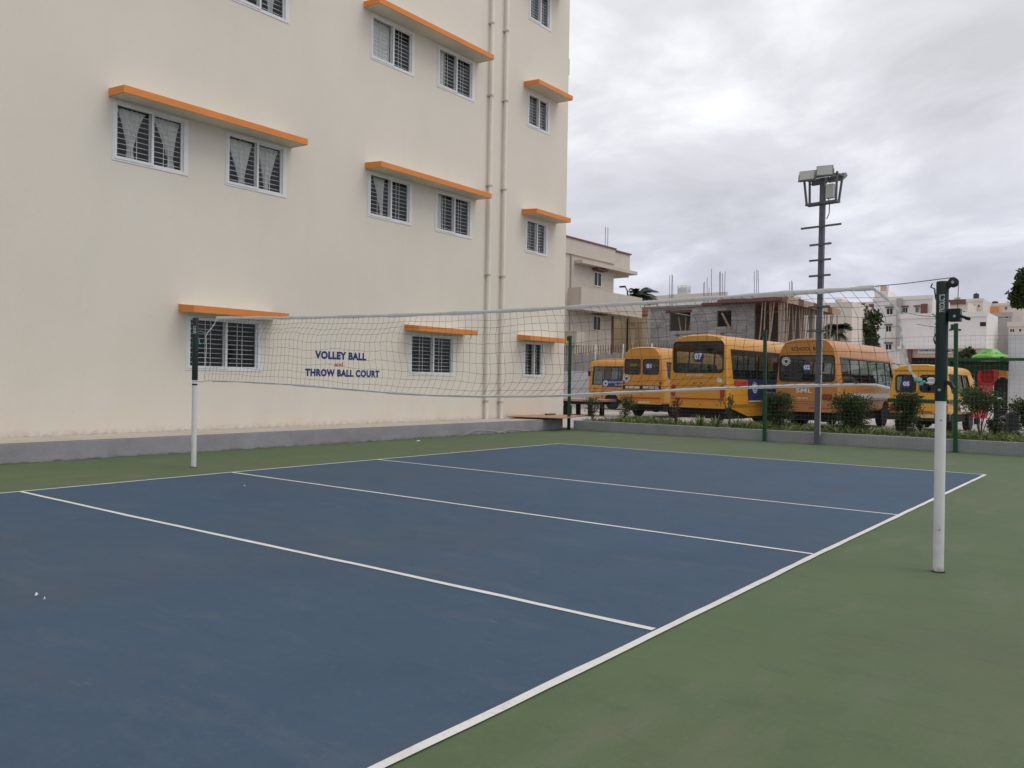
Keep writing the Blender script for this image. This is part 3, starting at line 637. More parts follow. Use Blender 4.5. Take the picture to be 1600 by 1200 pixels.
# ================================================================== FENCE, PLANTER
FY = 14.22
fence = thing('mesh_fence', 'green post and wire mesh fence along the far end of the court', 'fence', (0, FY, 0))
FP = [(-7.80, 2.97, 0), (-1.46, 2.99, -.011), (3.13, 3.03, -.011), (7.75, 3.03, 0)]
for x, h, tl in FP:
    p = MB(); p.hexa([(x-.043, -.03, 0), (x+.043, -.03, 0), (x+.043, .03, 0), (x-.043, .03, 0), (x-.043+tl*h, -.03, h), (x+.043+tl*h, -.03, h), (x+.043+tl*h, .03, h), (x-.043+tl*h, .03, h)])
    po = p.build('post', M['fence_green'], fence)
    MB().box(x-.06, x+.06, -.05, .05, 0, .02).build('base_plate', M['fence_green'], po)
    if x < 5: MB().box(x-.11+tl*h, x-.045+tl*h, -.03, .03, h-.16, h-.02).build('bracket', M['fence_green'], po)
mb = MB(); cell = .10; w = .0013
nx_ = int((7.75+7.8)/cell)
rd = random.Random(5)
for i in range(nx_+1):
    x = -7.8+i*cell; pts = [(x+rd.uniform(-.008, .008), .03+.01*math.sin(i*.3+z), z) for z in (0.02, .7, 1.4, 2.1, 2.75)]
    mb.tube(pts, w, 3, False)
for k in range(28):
    z = .03+k*.10
    mb.tube([(-7.8+i*.777, .03+.01*math.sin(i*2.3), z+.012*math.sin(i*1.3+k)) for i in range(21)], w if 0 < k < 27 else .003, 3, False)
mb.build('wire_mesh', M['wire'], fence, fix=False, kind='stuff')
kerb = thing('planter_kerb', 'low whitewashed kerb wall in front of the planting strip', 'kerb', (0, 14.4, 0))
MB().box(-7.68, 9.5, -.10, .06, -.01, .305).build('front_wall', M['kerb'], kerb, bevel=.012)
MB().box(-7.68, -7.55, .062, 2.2, -.01, .30).build('end_wall', M['kerb'], kerb, bevel=.012)
MB().box(-7.68, 9.5, 2.2, 2.33, -.01, .24).build('rear_wall', M['kerb'], kerb, bevel=.012)
mb = MB(); nx_ = 60; rows = []
rd = random.Random(9)
for j in range(7): rows.append([(-7.55+17*i/nx_, 14.46+2.14*j/6, .23+.05*math.sin(j/6*math.pi)+rd.uniform(-.02, .02)) for i in range(nx_+1)])
sheet(mb, rows); struct(mb.build('soil', M['soil'], fix=False, smooth=60))

def leaf(mb, p, d, ln, wd, rd, bend=.25):
    d = Vector(d).normalized(); ref = Vector((rd.uniform(-1, 1), rd.uniform(-1, 1), rd.uniform(-.3, 1)))
    s_ = d.cross(ref)
    if s_.length < 1e-3: s_ = Vector((1, 0, 0))
    s_.normalize(); n = s_.cross(d); m_ = Vector(p)+d*ln*.5+n*bend*ln*.2; e_ = Vector(p)+d*ln-n*bend*ln*.3
    mb.add([p, m_-s_*wd*.5, e_, m_+s_*wd*.5], [(0, 1, 2, 3)])
def rdir(rd, up=0.0):
    while True:
        v = Vector((rd.uniform(-1, 1), rd.uniform(-1, 1), rd.uniform(-1, 1)))
        if .05 < v.length < 1: v.normalize(); v.z += up; return v.normalized()
# ground cover
mb = MB(); rd = random.Random(21)
for i in range(7800):
    x = rd.uniform(-7.5, 9.3); y = 14.48+rd.random()**1.3*1.9
    dens = .5+.5*math.sin(x*2.1+1.3*math.sin(x*.8))
    if rd.random() > .35+.65*dens: continue
    h = rd.uniform(.13, .32)*(.7+.5*dens); a = rd.uniform(0, 6.28)
    leaf(mb, (x, y, .24), (math.cos(a)*.8, math.sin(a)*.8, rd.uniform(.4, 1.6)), h, .035, rd, .6)
mb.build('ground_cover', M['leaf_light'], fix=False, kind='stuff')
mb = MB()
for i in range(4500):
    x = rd.uniform(-7.5, 9.3); y = 14.48+rd.random()*1.9; a = rd.uniform(0, 6.28)
    leaf(mb, (x, y, .22), (math.cos(a), math.sin(a), rd.uniform(.2, 1.2)), rd.uniform(.08, .18), .045, rd, .5)
mb.build('ground_cover', M['leaf_mid'], fix=False, kind='stuff')

def strap_plant(x, y, h, n, seed, label):
    t = thing('strap_plant', label, 'plant', (x, y, .26), 0, 'strap leaved plants in the planting strip'); rd = random.Random(seed); mb = MB()
    for i in range(n):
        a = rd.uniform(0, 6.28); k = rd.uniform(.55, 1)*h; lean = rd.uniform(.3, 1.0); w = .022; P = []
        for j in range(6):
            u = j/5; r = lean*k*u; z = k*(u*1.15-.75*lean*u*u); P.append((r*math.cos(a), r*math.sin(a), z))
        sx, sy = -math.sin(a)*w, math.cos(a)*w; vs = []
        for j, q in enumerate(P): f = (.5, 1, 1, .9, .6, .08)[j]; vs += [(q[0]-sx*f, q[1]-sy*f, q[2]), (q[0]+sx*f, q[1]+sy*f, q[2])]
        mb.add(vs, [(2*j, 2*j+1, 2*j+3, 2*j+2) for j in range(5)])
    mb.build('leaves', M['leaf_strap'], t, fix=False)
    MB().lathe([(.05, -.03), (.04, .05), (.01, .08)], n=8).build('base', M['leaf_mid'], t)
for k, (px, n, h, lab) in enumerate(((1022, 26, .42, 'pale strap leaved plant in the strip under the bus numbered 01'), (1095, 34, .52, 'large pale strap leaved plant in the strip under the bus numbered 07'), (1118, 30, .50, 'pale strap leaved plant just right of the large one under bus 07'),
        (1152, 28, .46, 'pale strap leaved plant left of the green fence post before bus 07'), (1172, 24, .42, 'pale strap leaved plant touching the middle green fence post'), (1268, 22, .40, 'pale strap leaved plant left of the floodlight mast'), (1300, 26, .42, 'pale strap leaved plant right of the floodlight mast'),
        (1385, 22, .38, 'pale strap leaved plant before the gap between bus 02 and the van'), (1440, 26, .42, 'pale strap leaved plant before the yellow van'), (1545, 22, .36, 'pale strap leaved plant near the thin leafy sapling'))):
    q = onY(px, 660, 14.75); strap_plant(q.x, 14.75, h, n, k, lab)

def shrub(name, px, Y, h, w, nleaf, m, label, seed, trunk=.35, leafs=.06, group='shrubs in the planting strip', stems=5, gap=0.0, crown_from=.25):
    q = onY(px, 650, Y); t = thing(name, label, 'shrub', (q.x, Y, .24), 0, group); rd = random.Random(seed)
    st = MB(); tips = []
    for i in range(stems):
        a = rd.uniform(0, 6.28); r = w*.5*rd.uniform(.2, .9); tip = Vector((r*math.cos(a), r*math.sin(a)*.8, h*rd.uniform(.72, .98)))
        mid = Vector((tip.x*.35, tip.y*.35, tip.z*.5)); st.tube([(rd.uniform(-.03, .03), rd.uniform(-.03, .03), 0), mid, tip], [.014, .010, .004], 5, False); tips += [mid, tip]
        for _ in range(4):
            u = rd.uniform(.3, .95); b = mid.lerp(tip, u) if u > .5 else mid*(u*2); c = b+rdir(rd, .5)*w*.28*rd.uniform(.5, 1); c.z = min(h, max(h*crown_from, c.z)); st.tube([b, c], [.006, .003], 4, False); tips.append(c)
    st.build('stem', M['bark'], t, fix=False)
    mb = MB(); clumps = [p for p in tips if p.z > h*crown_from]
    for i in range(nleaf):
        if rd.random() < gap or not clumps: c = Vector((rd.uniform(-.5, .5)*w, rd.uniform(-.5, .5)*w*.8, h*rd.uniform(crown_from, 1)))
        else: c = rd.choice(clumps)+rdir(rd)*w*.17*rd.random()**.5*1.3
        if c.z < h*crown_from*.6: continue
        leaf(mb, c, rdir(rd, .35), leafs*rd.uniform(.6, 1.25), leafs*.5, rd, .3)
    mb.build('foliage', m, t, fix=False)
    return t
shrub('shrub', 926, 15.2, .75, .75, 420, M['leaf_dark'], 'thin twiggy shrub at the left end of the planting strip', 1, leafs=.07, stems=6)
shrub('shrub', 975, 15.2, .80, .85, 600, M['leaf_mid'], 'open leafy shrub before the wheel of the far left bus', 2, leafs=.07, stems=6)
shrub('shrub', 1056, 15.0, .85, .45, 260, M['leaf_red'], 'reddish brown twiggy shrub between buses 01 and 07', 3, leafs=.07, stems=5)
shrub('shrub', 1140, 15.0, .95, .50, 130, M['leaf_mid'], 'sparse small leaved sapling before the rear of bus 07', 4, leafs=.08, stems=4, crown_from=.5)
shrub('shrub', 1217, 15.3, .96, .80, 6000, M['leaf_dark'], 'dense round dark green bush right of the middle fence post', 5, leafs=.06, stems=12, gap=.25, crown_from=.1)
shrub('shrub', 1330, 15.2, .95, .92, 7000, M['leaf_dark'], 'broad dense dark bush in front of the orange bus numbered 02', 6, leafs=.06, stems=12, gap=.2, crown_from=.1)
shrub('shrub', 1417, 15.2, 1.06, .68, 4200, M['leaf_dark'], 'upright dark bush in front of the yellow van', 7, leafs=.065, stems=9, gap=.15, crown_from=.15)
shrub('shrub', 1532, 15.3, 1.15, 1.05, 3400, M['leaf_mid'], 'thin stemmed sapling with a flat leafy crown below the red slide', 8, leafs=.06, stems=8, crown_from=.55)
shrub('shrub', 1557, 15.6, .52, .42, 1100, M['leaf_dark'], 'low dark bush beside the scooter', 9, leafs=.06, stems=6, crown_from=.1)
shrub('shrub', 1608, 15.4, 1.0, .7, 2200, M['leaf_mid'], 'green bush cut by the right edge of the picture', 10, leafs=.07, stems=7, crown_from=.2)

# ------------------------------------------------------------------ floodlight mast
mp_ = onY(1278, 694.5, 14.2)
mast = thing('floodlight_mast', 'grey steel floodlight mast with rungs and four lamps standing at the planter kerb', 'light mast', (mp_.x, 14.12, 0), 0)
mast.rotation_euler = (0, R(.0), 0)
MB().box(-.065, .065, -.05, .05, 0, 6.85).build('pole', M['mast'], mast, bevel=.006)
MB().box(-.16, .16, -.13, .13, 0, .02).build('base_plate', M['mast'], mast)
for z, l in ((5.60, .54), (5.14, .29), (4.74, .29), (4.34, .29), (3.94, .29), (3.54, .29), (2.92, .29)):
    MB().box(-l, l, -.078, -.052, z-.025, z+.025).build('rung', M['mast'], mast)
fr = MB(); hw, hd = .42, .13; zb, zt = 6.20, 6.92
for sx in (-1, 1):
    for sy in (-1, 1): fr.bar((sx*hw*.93, sy*hd*.6, zb), (sx*hw*1.06, sy*hd*1.2, zt), .045)
    fr.bar((sx*hw*.93, -hd*.6, zb), (sx*hw*.93, hd*.6, zb), .05); fr.bar((sx*hw*1.06, -hd*1.2, zt-.06), (sx*hw*1.06, hd*1.2, zt-.06), .045)
for sy in (-1, 1): fr.bar((-hw, sy*hd*.6, zb), (hw, sy*hd*.6, zb), .06); fr.bar((-hw*1.06, sy*hd*1.2, zt-.06), (hw*1.06, sy*hd*1.2, zt-.06), .045)
fr.build('lamp_frame', M['mast'], mast)
def flood(x, y, z, tilt, rz):
    o = MB().box(-.20, .20, -.045, .045, -.135, .135).build('floodlight', M['lamp_case'], mast, bevel=.01); o.location = (x, y, z); o.rotation_euler = (tilt, 0, rz)
    MB().box(-.18, .18, -.052, -.045, -.115, .115).build('lens', M['lamp_lens'], o)
    f = MB()
    for i in range(9): f.box(-.18+i*.045-.005, -.18+i*.045+.005, .047, .075, -.12, .12)
    f.bar((-.212, 0, -.15), (-.212, 0, .05), .02).bar((.212, 0, -.15), (.212, 0, .05), .02); f.build('cooling_fins', M['lamp_case'], o)
flood(-.30, -.25, 6.90, R(-16), R(14)); flood(.17, -.25, 6.95, R(-10), R(22))
flood(-.20, .28, 6.84, R(58), R(180)); flood(.25, .28, 6.86, R(56), R(176))
MB().box(.10, .30, -.06, .06, 6.30, 6.66).build('control_box', M['lightgrey'], mast, bevel=.01)
MB().tube([(.17, -.02, 6.30), (.20, -.02, 6.1), (.19, -.02, 5.9), (.13, -.02, 5.78)], .012, 6).build('cable', M['black'], mast)
MB().tube([(.088, -.03, .25), (.084, -.03, 1.0), (.093, -.03, 1.9), (.084, -.03, 2.9), (.088, -.03, 3.9)], .015, 8).build('conduit', M['lightgrey'], mast, smooth=50)
mast.rotation_euler = (R(0), R(.35), R(-9))

# ================================================================== VEHICLES
def boolean_cut(me, cutters):
    o = bpy.data.objects.new('tmp', me); COL.objects.link(o); extra = []
    for c in cutters:
        q = bpy.data.objects.new('cut', c); COL.objects.link(q); extra.append(q)
        b = o.modifiers.new('b', 'BOOLEAN'); b.operation = 'DIFFERENCE'; b.object = q; b.solver = 'EXACT'
    dg = bpy.context.evaluated_depsgraph_get(); r = bpy.data.meshes.new_from_object(o.evaluated_get(dg))
    for q in extra+[o]: bpy.data.objects.remove(q)
    return r
def section(hb, hbelt, hc, zb, zbelt, zc, zt, n=6):
    rc = hc*.42; P = [(hb-.06, zb), (hb, zb+.07), (hbelt, zbelt), (hc, zc)]
    for i in range(1, n): a = R(90*i/n); P.append((hc-rc+rc*math.cos(a), zc+(zt-.05-zc)*math.sin(a)))
    P.append((hc-rc, zt-.045)); P.append((hc*.3, zt-.006))
    return P+[(-x, z) for x, z in reversed(P)]
def loft(sec, stations, zb):
    mb = MB(); n = len(sec); vs = []
    for y, sx, sz, dz in stations: vs += [(x*sx, y, zb+dz+(z-zb)*sz) for x, z in sec]
    k = len(stations)
    mb.add(vs, [(i*n+j, i*n+(j+1) % n, (i+1)*n+(j+1) % n, (i+1)*n+j) for i in range(k-1) for j in range(n)]+[tuple(range(n)), tuple(range((k-1)*n, k*n))])
    return mb
MR = lambda u, v, d: (u, -d, v)                       # rear face, seen from behind
def vehicle(label, cat, loc, rz, P, group):
    t = thing(P.get('name', 'school_bus'), label, cat, loc, rz, group)
    L, hb, hbelt, hc, zb, zbelt, zc, zt = P['L'], P['hb'], P['hbelt'], P['hc'], P['zb'], P['zbelt'], P['zc'], P['zt']
    fl = P.get('floor', .98); paintm = P['paint']
    sec = section(hb, hbelt, hc, zb, zbelt, zc, zt)
    st = [(0, P.get('rs', .94), P.get('rz', .985), 0), (.05, .98, .993, 0), (.16, 1, 1, 0), (L-.7, 1, 1, 0), (L-.25, .99, P.get('fz', .97), 0), (L, .93, P.get('fz', .97)*.96, 0)]
    outer = loft(sec, st, zb).mesh('body', paintm)
    tw = .05; sec2 = section(hb-tw-.02, hbelt-tw, hc-tw, fl, max(zbelt, fl+.2), zc, zt-tw)
    inner = loft(sec2, [(.07, .90, .97, 0), (.2, .985, .99, 0), (L-.8, .985, .99, 0), (L-.08, .90, .90, 0)], fl).mesh('c', None)
    xs = lambda z: hbelt+(hc-hbelt)*(z-zbelt)/(zc-zbelt)
    cut = MB()
    for (u0, u1, v0, v1, r) in P['rear']: cut.prism(MR, rrect(u0, u1, v0, v1, r), .2, -.28)
    for poly_ in P['side']:
        for s in (1, -1): cut.prism(lambda u, v, d, s=s: (s*(hbelt+d), u, v), poly_, -.30, .25)
    z0, z1 = P['screen']; cut.prism(MR, rrect(-hc*.85, hc*.85, z0, z1, .12), -(L-.45), -(L+.2))
    for yw in P['wheels']:
        for s in (1, -1): cut.add(*(lambda m: (m.v, m.f))(MB().lathe([(P['wr']+.09, s*(hb-.42)), (P['wr']+.09, s*(hb+.2))], (0, yw, P['wr']+.03), 24, 'x')))
    bme = boolean_cut(outer, [inner]); cm = cut.mesh('c', None)
    bme = boolean_cut(bme, [cm])
    bme.materials.clear(); bme.materials.append(paintm)
    bme.polygons.foreach_set('use_smooth', [True]*len(bme.polygons)); bme.set_sharp_from_angle(angle=R(32))
    body = link('body', bme, t); t['_'] = 0; del t['_']
    # glazing
    for (u0, u1, v0, v1, r) in P['rear']:
        w = MB().ring(MR, rrect(u0-.03, u1+.03, v0-.03, v1+.03, r+.02), rrect(u0+.015, u1-.015, v0+.015, v1-.015, r), -.03, .012).build('rear_window', M['black'], t)
        MB().prism(MR, rrect(u0+.012, u1-.012, v0+.012, v1-.012, r), -.012, -.008).build('pane', M['busglass'], w)
    for poly_ in P['side']:
        cu_ = sum(p[0] for p in poly_)/len(poly_); cv_ = sum(p[1] for p in poly_)/len(poly_)
        def grow(k): return [(u+(k if u > cu_ else -k), v+(k if v > cv_ else -k)) for u, v in poly_]
        for s in (1, -1):
            Ms = lambda u, v, d, s=s: (s*(xs(v)+d), u, v)
            w = MB().ring(Ms, grow(.03), grow(-.015), -.04, .008).build('side_window', M['black'], t)
            MB().prism(Ms, grow(-.012), -.02, -.016).build('pane', M['busglass'], w)
            u0 = min(p[0] for p in poly_); u1 = max(p[0] for p in poly_); v0 = min(p[1] for p in poly_); v1 = max(p[1] for p in poly_)
            k = max(1, round((u1-u0)/P.get('pitch', .85)))
            for i in range(1, k):
                u = u0+(u1-u0)*i/k; MB().mbox(Ms, u-.025, u+.025, v0, v1, -.035, -.004).build('mullion', M['black'], w)
            if P.get('bars'):
                for i in range(1, 4): v = v0+(v1-v0)*i*.16; MB().mbox(Ms, u0+.1, u1-.2, v-.01, v+.01, -.06, -.045).build('guard_bar', M['steel'], w)
    w = MB().prism(MR, rrect(-hc*.84, hc*.84, z0+.01, z1-.01, .12), -(L-.12), -(L-.115)).build('windscreen', M['busglass'], t)
    # seats
    sm = MB().box(-.22, .22, -.06, .06, 0, .62).box(-.16, .16, -.05, .05, .62, .72).box(-.22, .22, 0, .42, -.10, .0).mesh('seat', M['seat'])
    y = .75
    while y < L-1.4:
        for x in P.get('seatx', (-.62, .18, .62)):
            o = link('seat', sm, t); o.location = (x, y, fl+.22)
        y += .82
    MB().box(-hb+.16, hb-.16, .35, L-.3, .34, fl-.06).build('chassis', M['under'], t)
    # wheels
    wr = P['wr']
    tym = MB().lathe([(wr*.62, -.10), (wr*.92, -.115), (wr, -.085), (wr, .085), (wr*.92, .115), (wr*.62, .10)], n=28, axis='x').mesh('tyre', M['rubber'], 40)
    rim = MB().lathe([(wr*.62, .07), (wr*.55, .075), (wr*.5, .03), (wr*.3, .03), (wr*.22, .09), (.02, .10)], n=24, axis='x').mesh('rim', P.get('rim', M['steel']), 40)
    for yw in P['wheels']:
        for s in (1, -1):
            o = bpy.data.objects.new('wheel', tym); COL.objects.link(o); o.parent = t; o.location = (s*(hb-.15), yw, wr); o.rotation_euler = (0, 0, 0 if s > 0 else math.pi)
            q = bpy.data.objects.new('rim', rim); COL.objects.link(q); q.parent = o
    MB().bar((-hb+.2, P['wheels'][0], wr), (hb-.2, P['wheels'][0], wr), .12).blob((0, P['wheels'][0], wr), (.22, .2, .2), 1).build('axle', M['under'], t)
    # mirrors & wipers front (simple but real)
    for s in (1, -1):
        m_ = MB(); m_.tube([(s*(hc), L-.35, z1-.1), (s*(hc+.16), L-.15, z1-.15), (s*(hc+.18), L-.12, z1-.35)], .015, 6); m_.box(s*(hc+.18)-.09, s*(hc+.18)+.09, L-.15, L-.10, z1-.62, z1-.34); m_.build('mirror', M['black'], t)
    return t, body, xs
def badge(t, u, v, r, txt, h, extra=None):
    b = MB().prism(MR, disc(u, v, r), .012, .018).build('number_badge', M['badge_blue'], t)
    letters('lettering', txt, MR, u, v-h/2, h, M['letter_white'], b, h*1.35, .05, .020, centre=True); return b
def emblem(t, Mf, u, v, r, d=.006):
    b = MB().prism(Mf, disc(u, v, r), d-.004, d).build('emblem', M['letter_white'], t)
    MB().ring(Mf, disc(u, v, r*.8), disc(u, v, r*.68), d, d+.003).prism(Mf, disc(u, v-r*.05, r*.42, 6), d, d+.003).prism(Mf, [(u-r*.5, v+r*.25), (u+r*.5, v+r*.25), (u, v-r*.35)], d+.0032, d+.005).build('crest', M['black'], b); return b
def smudge_text(b, Mf, u0, u1, v, h, d, seed):
    """two or three words far too small to read in the photograph: letter-sized white strokes"""
    rd = random.Random(seed); mb = MB(); u = u0
    while u < u1-h*.5:
        for _ in range(rd.randint(4, 7)):
            if u > u1-h*.5: break
            w = h*rd.uniform(.45, .75); k = rd.random()
            mb.mbox(Mf, u, u+w*.28, v, v+h, d, d+.002)
            if k < .7: mb.mbox(Mf, u+w*.28, u+w, v+h*.78, v+h, d, d+.002)
            if k > .3: mb.mbox(Mf, u+w*.28, u+w*.9, v, v+h*.2, d, d+.002)
            if k > .5: mb.mbox(Mf, u+w*.28, u+w*.8, v+h*.42, v+h*.6, d, d+.002)
            u += w+h*.18
        u += h*.45
    return mb.build('lettering', M['letter_white'], b, fix=False)
BG = 'yellow school buses parked beyond the fence'
# ---- bus 07
b7, body7, xs7 = vehicle('amber midi bus with number 07 on its wide rear window', 'bus', (-5.58, 18.75, 0), R(-3.0),
    dict(L=8.2, hb=1.12, hbelt=1.13, hc=1.05, zb=.72, zbelt=1.5, zc=2.72, zt=3.22, rs=.955, rz=.985, paint=M['bus_a'], rear=[(-.93, .93, 1.92, 2.95, .12)],
         side=[[(.42, 1.72), (7.1, 1.72), (7.1, 2.68), (.32, 2.68)]], screen=(1.5, 2.75), wheels=[3.4, 6.9], wr=.44, pitch=1.0, floor=1.1), BG)
badge(b7, .02, 2.46, .205, '07', .22)
for s in (-1, 1):
    MB().prism(MR, rrect(s*.93-.07, s*.93+.07, 1.08, 1.48, .04), -.03, .03).build('tail_light', M['redlamp'], b7)
    MB().box(s*.85-.06, s*.85+.06, .05, .16, 3.19, 3.235).build('marker_lamp', M['darkwood'], b7)
MB().mbox(MR, -1.0, .98, .985, 1.03, .0, .008).build('reflective_stripe', M['redstripe'], b7)
bp = MB().prism(MR, rrect(-1.06, 1.06, .70, .93, .05), -.06, .05).build('bumper', M['bus_a'], b7)
MB().mbox(MR, -.55, -.51, .80, .84, .05, .054).mbox(MR, .12, .16, .80, .84, .05, .054).mbox(MR, .74, .78, .80, .84, .05, .054).build('sensor', M['black'], bp)
sb = MB()
for z in (1.72, 1.50, 1.36): sb.mbox(MR, -.98, .62, z, z+.012, .0, .004)
sb.mbox(MR, .50, .512, 1.36, 1.72, .0, .004).mbox(MR, -1.0, -.78, 1.40, 1.62, 0, .005); sb.build('panel_seam', M['bus_c'], b7)
MB().mbox(MR, -.16, -.10, 1.53, 1.57, .0, .02).mbox(MR, .10, .16, 1.53, 1.57, .0, .02).mbox(MR, .03, .09, 1.42, 1.45, .0, .02).build('lock', M['darkwood'], b7)
MB().prism(MR, [(.70, 1.60), (.92, 1.58), (.88, 1.72), (.76, 1.75)], 0, .006).build('emblem', M['letter_white'], b7)
smudge_text(b7, MR, -.42, .25, 1.80, .05, .002, 4)
S7 = lambda u, v, d: (xs7(v)+d, u, v)
MB().mbox(S7, .45, 1.45, 1.44, 1.66, .003, .010).build('side_panel', M['redstripe'], b7)
bn = MB().mbox(S7, 1.5, 6.4, .98, 1.70, .004, .016).build('banner', M['banner_blue'], b7)
emblem(b7, S7, 2.0, 1.42, .20, .022); smudge_text(bn, S7, 2.4, 5.9, 1.38, .15, .018, 2); smudge_text(bn, S7, 2.9, 5.6, 1.18, .09, .018, 3)
MB().mbox(S7, .3, 1.45, .84, 1.12, .002, .008).build('luggage_flap', M['bus_a'], b7); MB().mbox(S7, 1.5, 6.8, .93, .965, .002, .014).build('trim_strip', M['letter_white'], b7)
for s in (-1, 1): MB().prism(lambda u, v, d, s=s: (s*(1.10+d), u, v), [(.25, .73), (1.6, .42), (2.75, .42), (2.82, .75)], -.04, .0).build('side_skirt', M['bus_a'], b7)

# ---- bus 02
b2, body2, xs2 = vehicle('orange bus with number 02 and the words SCHOOL BUS above its rear window', 'bus', (-2.50, 20.6, 0), R(-1.5),
    dict(L=7.0, hb=1.08, hbelt=1.09, hc=.98, zb=.66, zbelt=1.45, zc=2.46, zt=3.12, rs=.95, rz=.985, fz=.92, paint=M['bus_b'], rear=[(-.91, .91, 1.68, 2.52, .10)],
         side=[[(.42, 1.66), (6.35, 1.50), (6.5, 1.62), (6.15, 2.44), (.36, 2.44)]], screen=(1.45, 2.55), wheels=[1.75, 5.35], wr=.44, pitch=.95, bars=True, floor=1.0), BG)
badge(b2, .02, 2.14, .16, '02', .16); emblem(b2, MR, -.70, 2.34, .145, .016)
letters('lettering', 'SCHOOL BUS', MR, -.02, 2.70, .125, M['black'], b2, 1.02, .02, .004, centre=True)
letters('maker_lettering', 'SML', MR, -.35, 1.28, .15, M['letter_white'], b2, .54, .018, .012, slant=.1, spacing=1.1)
smudge_text(b2, MR, -.33, .05, 1.07, .05, .002, 8)
sb = MB()
for z in (.98, .90): sb.mbox(MR, -.5, .38, z, z+.012, 0, .004)
sb.build('panel_seam', M['darkwood'], b2)
MB().prism(MR, rrect(-1.0, 1.0, .64, .84, .05), -.06, .05).build('bumper', M['bus_b'], b2)
MB().mbox(MR, -.55, -.20, .76, .80, .05, .056).mbox(MR, .12, .80, .74, .80, .05, .056).build('reflective_stripe', M['redstripe'], b2)
for s in (-1, 1):
    h = MB().prism(MR, rrect(s*.70-.17, s*.70+.17, 1.05, 1.24, .05), -.02, .02).build('tail_light', M['darkwood'], b2)
    MB().prism(MR, disc(s*.70-.09, 1.145, .055), .02, .03).prism(MR, disc(s*.70+.07, 1.145, .055), .02, .03).build('lens', M['redlamp'], h)
S2 = lambda u, v, d: (xs2(v)+d, u, v)
MB().mbox(S2, .9, 6.6, 1.10, 1.27, .002, .010).build('grey_band', M['lightgrey'], b2)
MB().mbox(S2, .85, 6.65, 1.285, 1.30, .002, .014).mbox(S2, .85, 6.65, 1.06, 1.085, .002, .014).build('trim_strip', M['chrome'], b2)
MB().mbox(S2, .38, 6.3, 2.50, 2.53, .0, .02).build('rain_gutter', M['bus_b'], b2)
MB().mbox(S2, .45, .52, 1.25, 1.42, .0, .008).build('side_marker', M['darkwood'], b2)

# ---- bus 01
b1, body1, xs1 = vehicle('amber minibus with number 01 on its right rear door window', 'bus', (-11.0, 24.6, 0), R(-2),
    dict(L=6.3, hb=1.06, hbelt=1.07, hc=.96, zb=.62, zbelt=1.45, zc=2.45, zt=3.12, rs=.95, rz=.98, paint=M['bus_c'], rear=[(-.86, -.10, 1.92, 2.55, .07), (.08, .82, 1.92, 2.55, .07)],
         side=[[(.5, 1.75), (5.2, 1.75), (5.2, 2.42), (.45, 2.42)]], screen=(1.45, 2.5), wheels=[1.25, 4.9], wr=.42, floor=1.0), BG)
badge(b1, .36, 2.27, .19, '01', .19); emblem(b1, MR, -.78, 1.72, .17, .014)
bn = MB().mbox(MR, -.97, .95, 1.24, 1.42, .003, .012).build('name_band', M['black'], b1)
ch = MB()
for u0, u1 in ((-.84, -.68), (-.66, -.40), (-.38, -.10), (.06, .34), (.36, .62), (.66, .84)): ch.mbox(MR, u0, u1, 1.27, 1.39, .012, .014)
ch.build('lettering', M['lightgrey'], bn); MB().mbox(MR, -.96, .92, .84, .90, .0, .012).build('reflective_stripe', M['redstripe'], b1)
MB().prism(MR, rrect(-1.0, 1.0, .60, .78, .05), -.06, .05).build('bumper', M['bus_c'], b1); MB().mbox(MR, -.15, .45, .64, .72, .052, .058).build('number_plate', M['plate'], b1)
sb = MB().mbox(MR, -.012, .0, .95, 2.7, 0, .006).mbox(MR, -.95, .95, 2.66, 2.672, 0, .005); sb.build('door_seam', M['darkwood'], b1)
for s in (-1, 1): MB().prism(MR, rrect(s*.92-.05, s*.92+.05, 1.46, 1.6, .03), -.03, .02).build('tail_light', M['redlamp'], b1)

# ---- far left bus, side on
bl, bodyl, xsl = vehicle('amber minibus seen side on behind bus 01, blue banner under its windows', 'bus', (-13.1, 33.9, 0), R(90),
    dict(L=6.0, hb=1.04, hbelt=1.05, hc=.96, zb=.55, zbelt=1.35, zc=2.5, zt=2.92, rs=.96, rz=.98, fz=.985, paint=M['bus_c'], rear=[(-.8, .8, 1.7, 2.4, .1)],
         side=[[(.4, 1.68), (4.95, 1.68), (4.95, 2.42), (.4, 2.42)], [(5.05, 1.42), (5.72, 1.42), (5.66, 2.42), (5.05, 2.42)]], screen=(1.3, 2.5), wheels=[1.2, 4.45], wr=.40, floor=.98), BG)
SL = lambda u, v, d: (-(xsl(v)+d), -u, v)
bn = MB().mbox(SL, -5.02, -3.45, 1.28, 1.72, .010, .018).build('banner', M['banner_blue'], bl)
emblem(bl, SL, -4.82, 1.48, .17, .024); smudge_text(bn, SL, -4.6, -3.5, 1.50, .11, .020, 5); smudge_text(bn, SL, -4.2, -3.5, 1.36, .07, .020, 6)
MB().mbox(SL, -3.44, -3.25, 1.50, 1.82, .010, .018).build('side_panel', M['redstripe'], bl); MB().mbox(SL, -3.44, -3.28, 1.22, 1.49, .010, .018).build('notice', M['letter_white'], bl)
MB().mbox(SL, -5.04, -5.02, .62, 1.36, .0, .005).mbox(SL, -5.9, -3.2, .98, .995, 0, .005).build('door_seam', M['darkwood'], bl); MB().mbox(SL, -5.62, -5.5, 1.18, 1.22, .0, .03).build('door_handle', M['black'], bl)

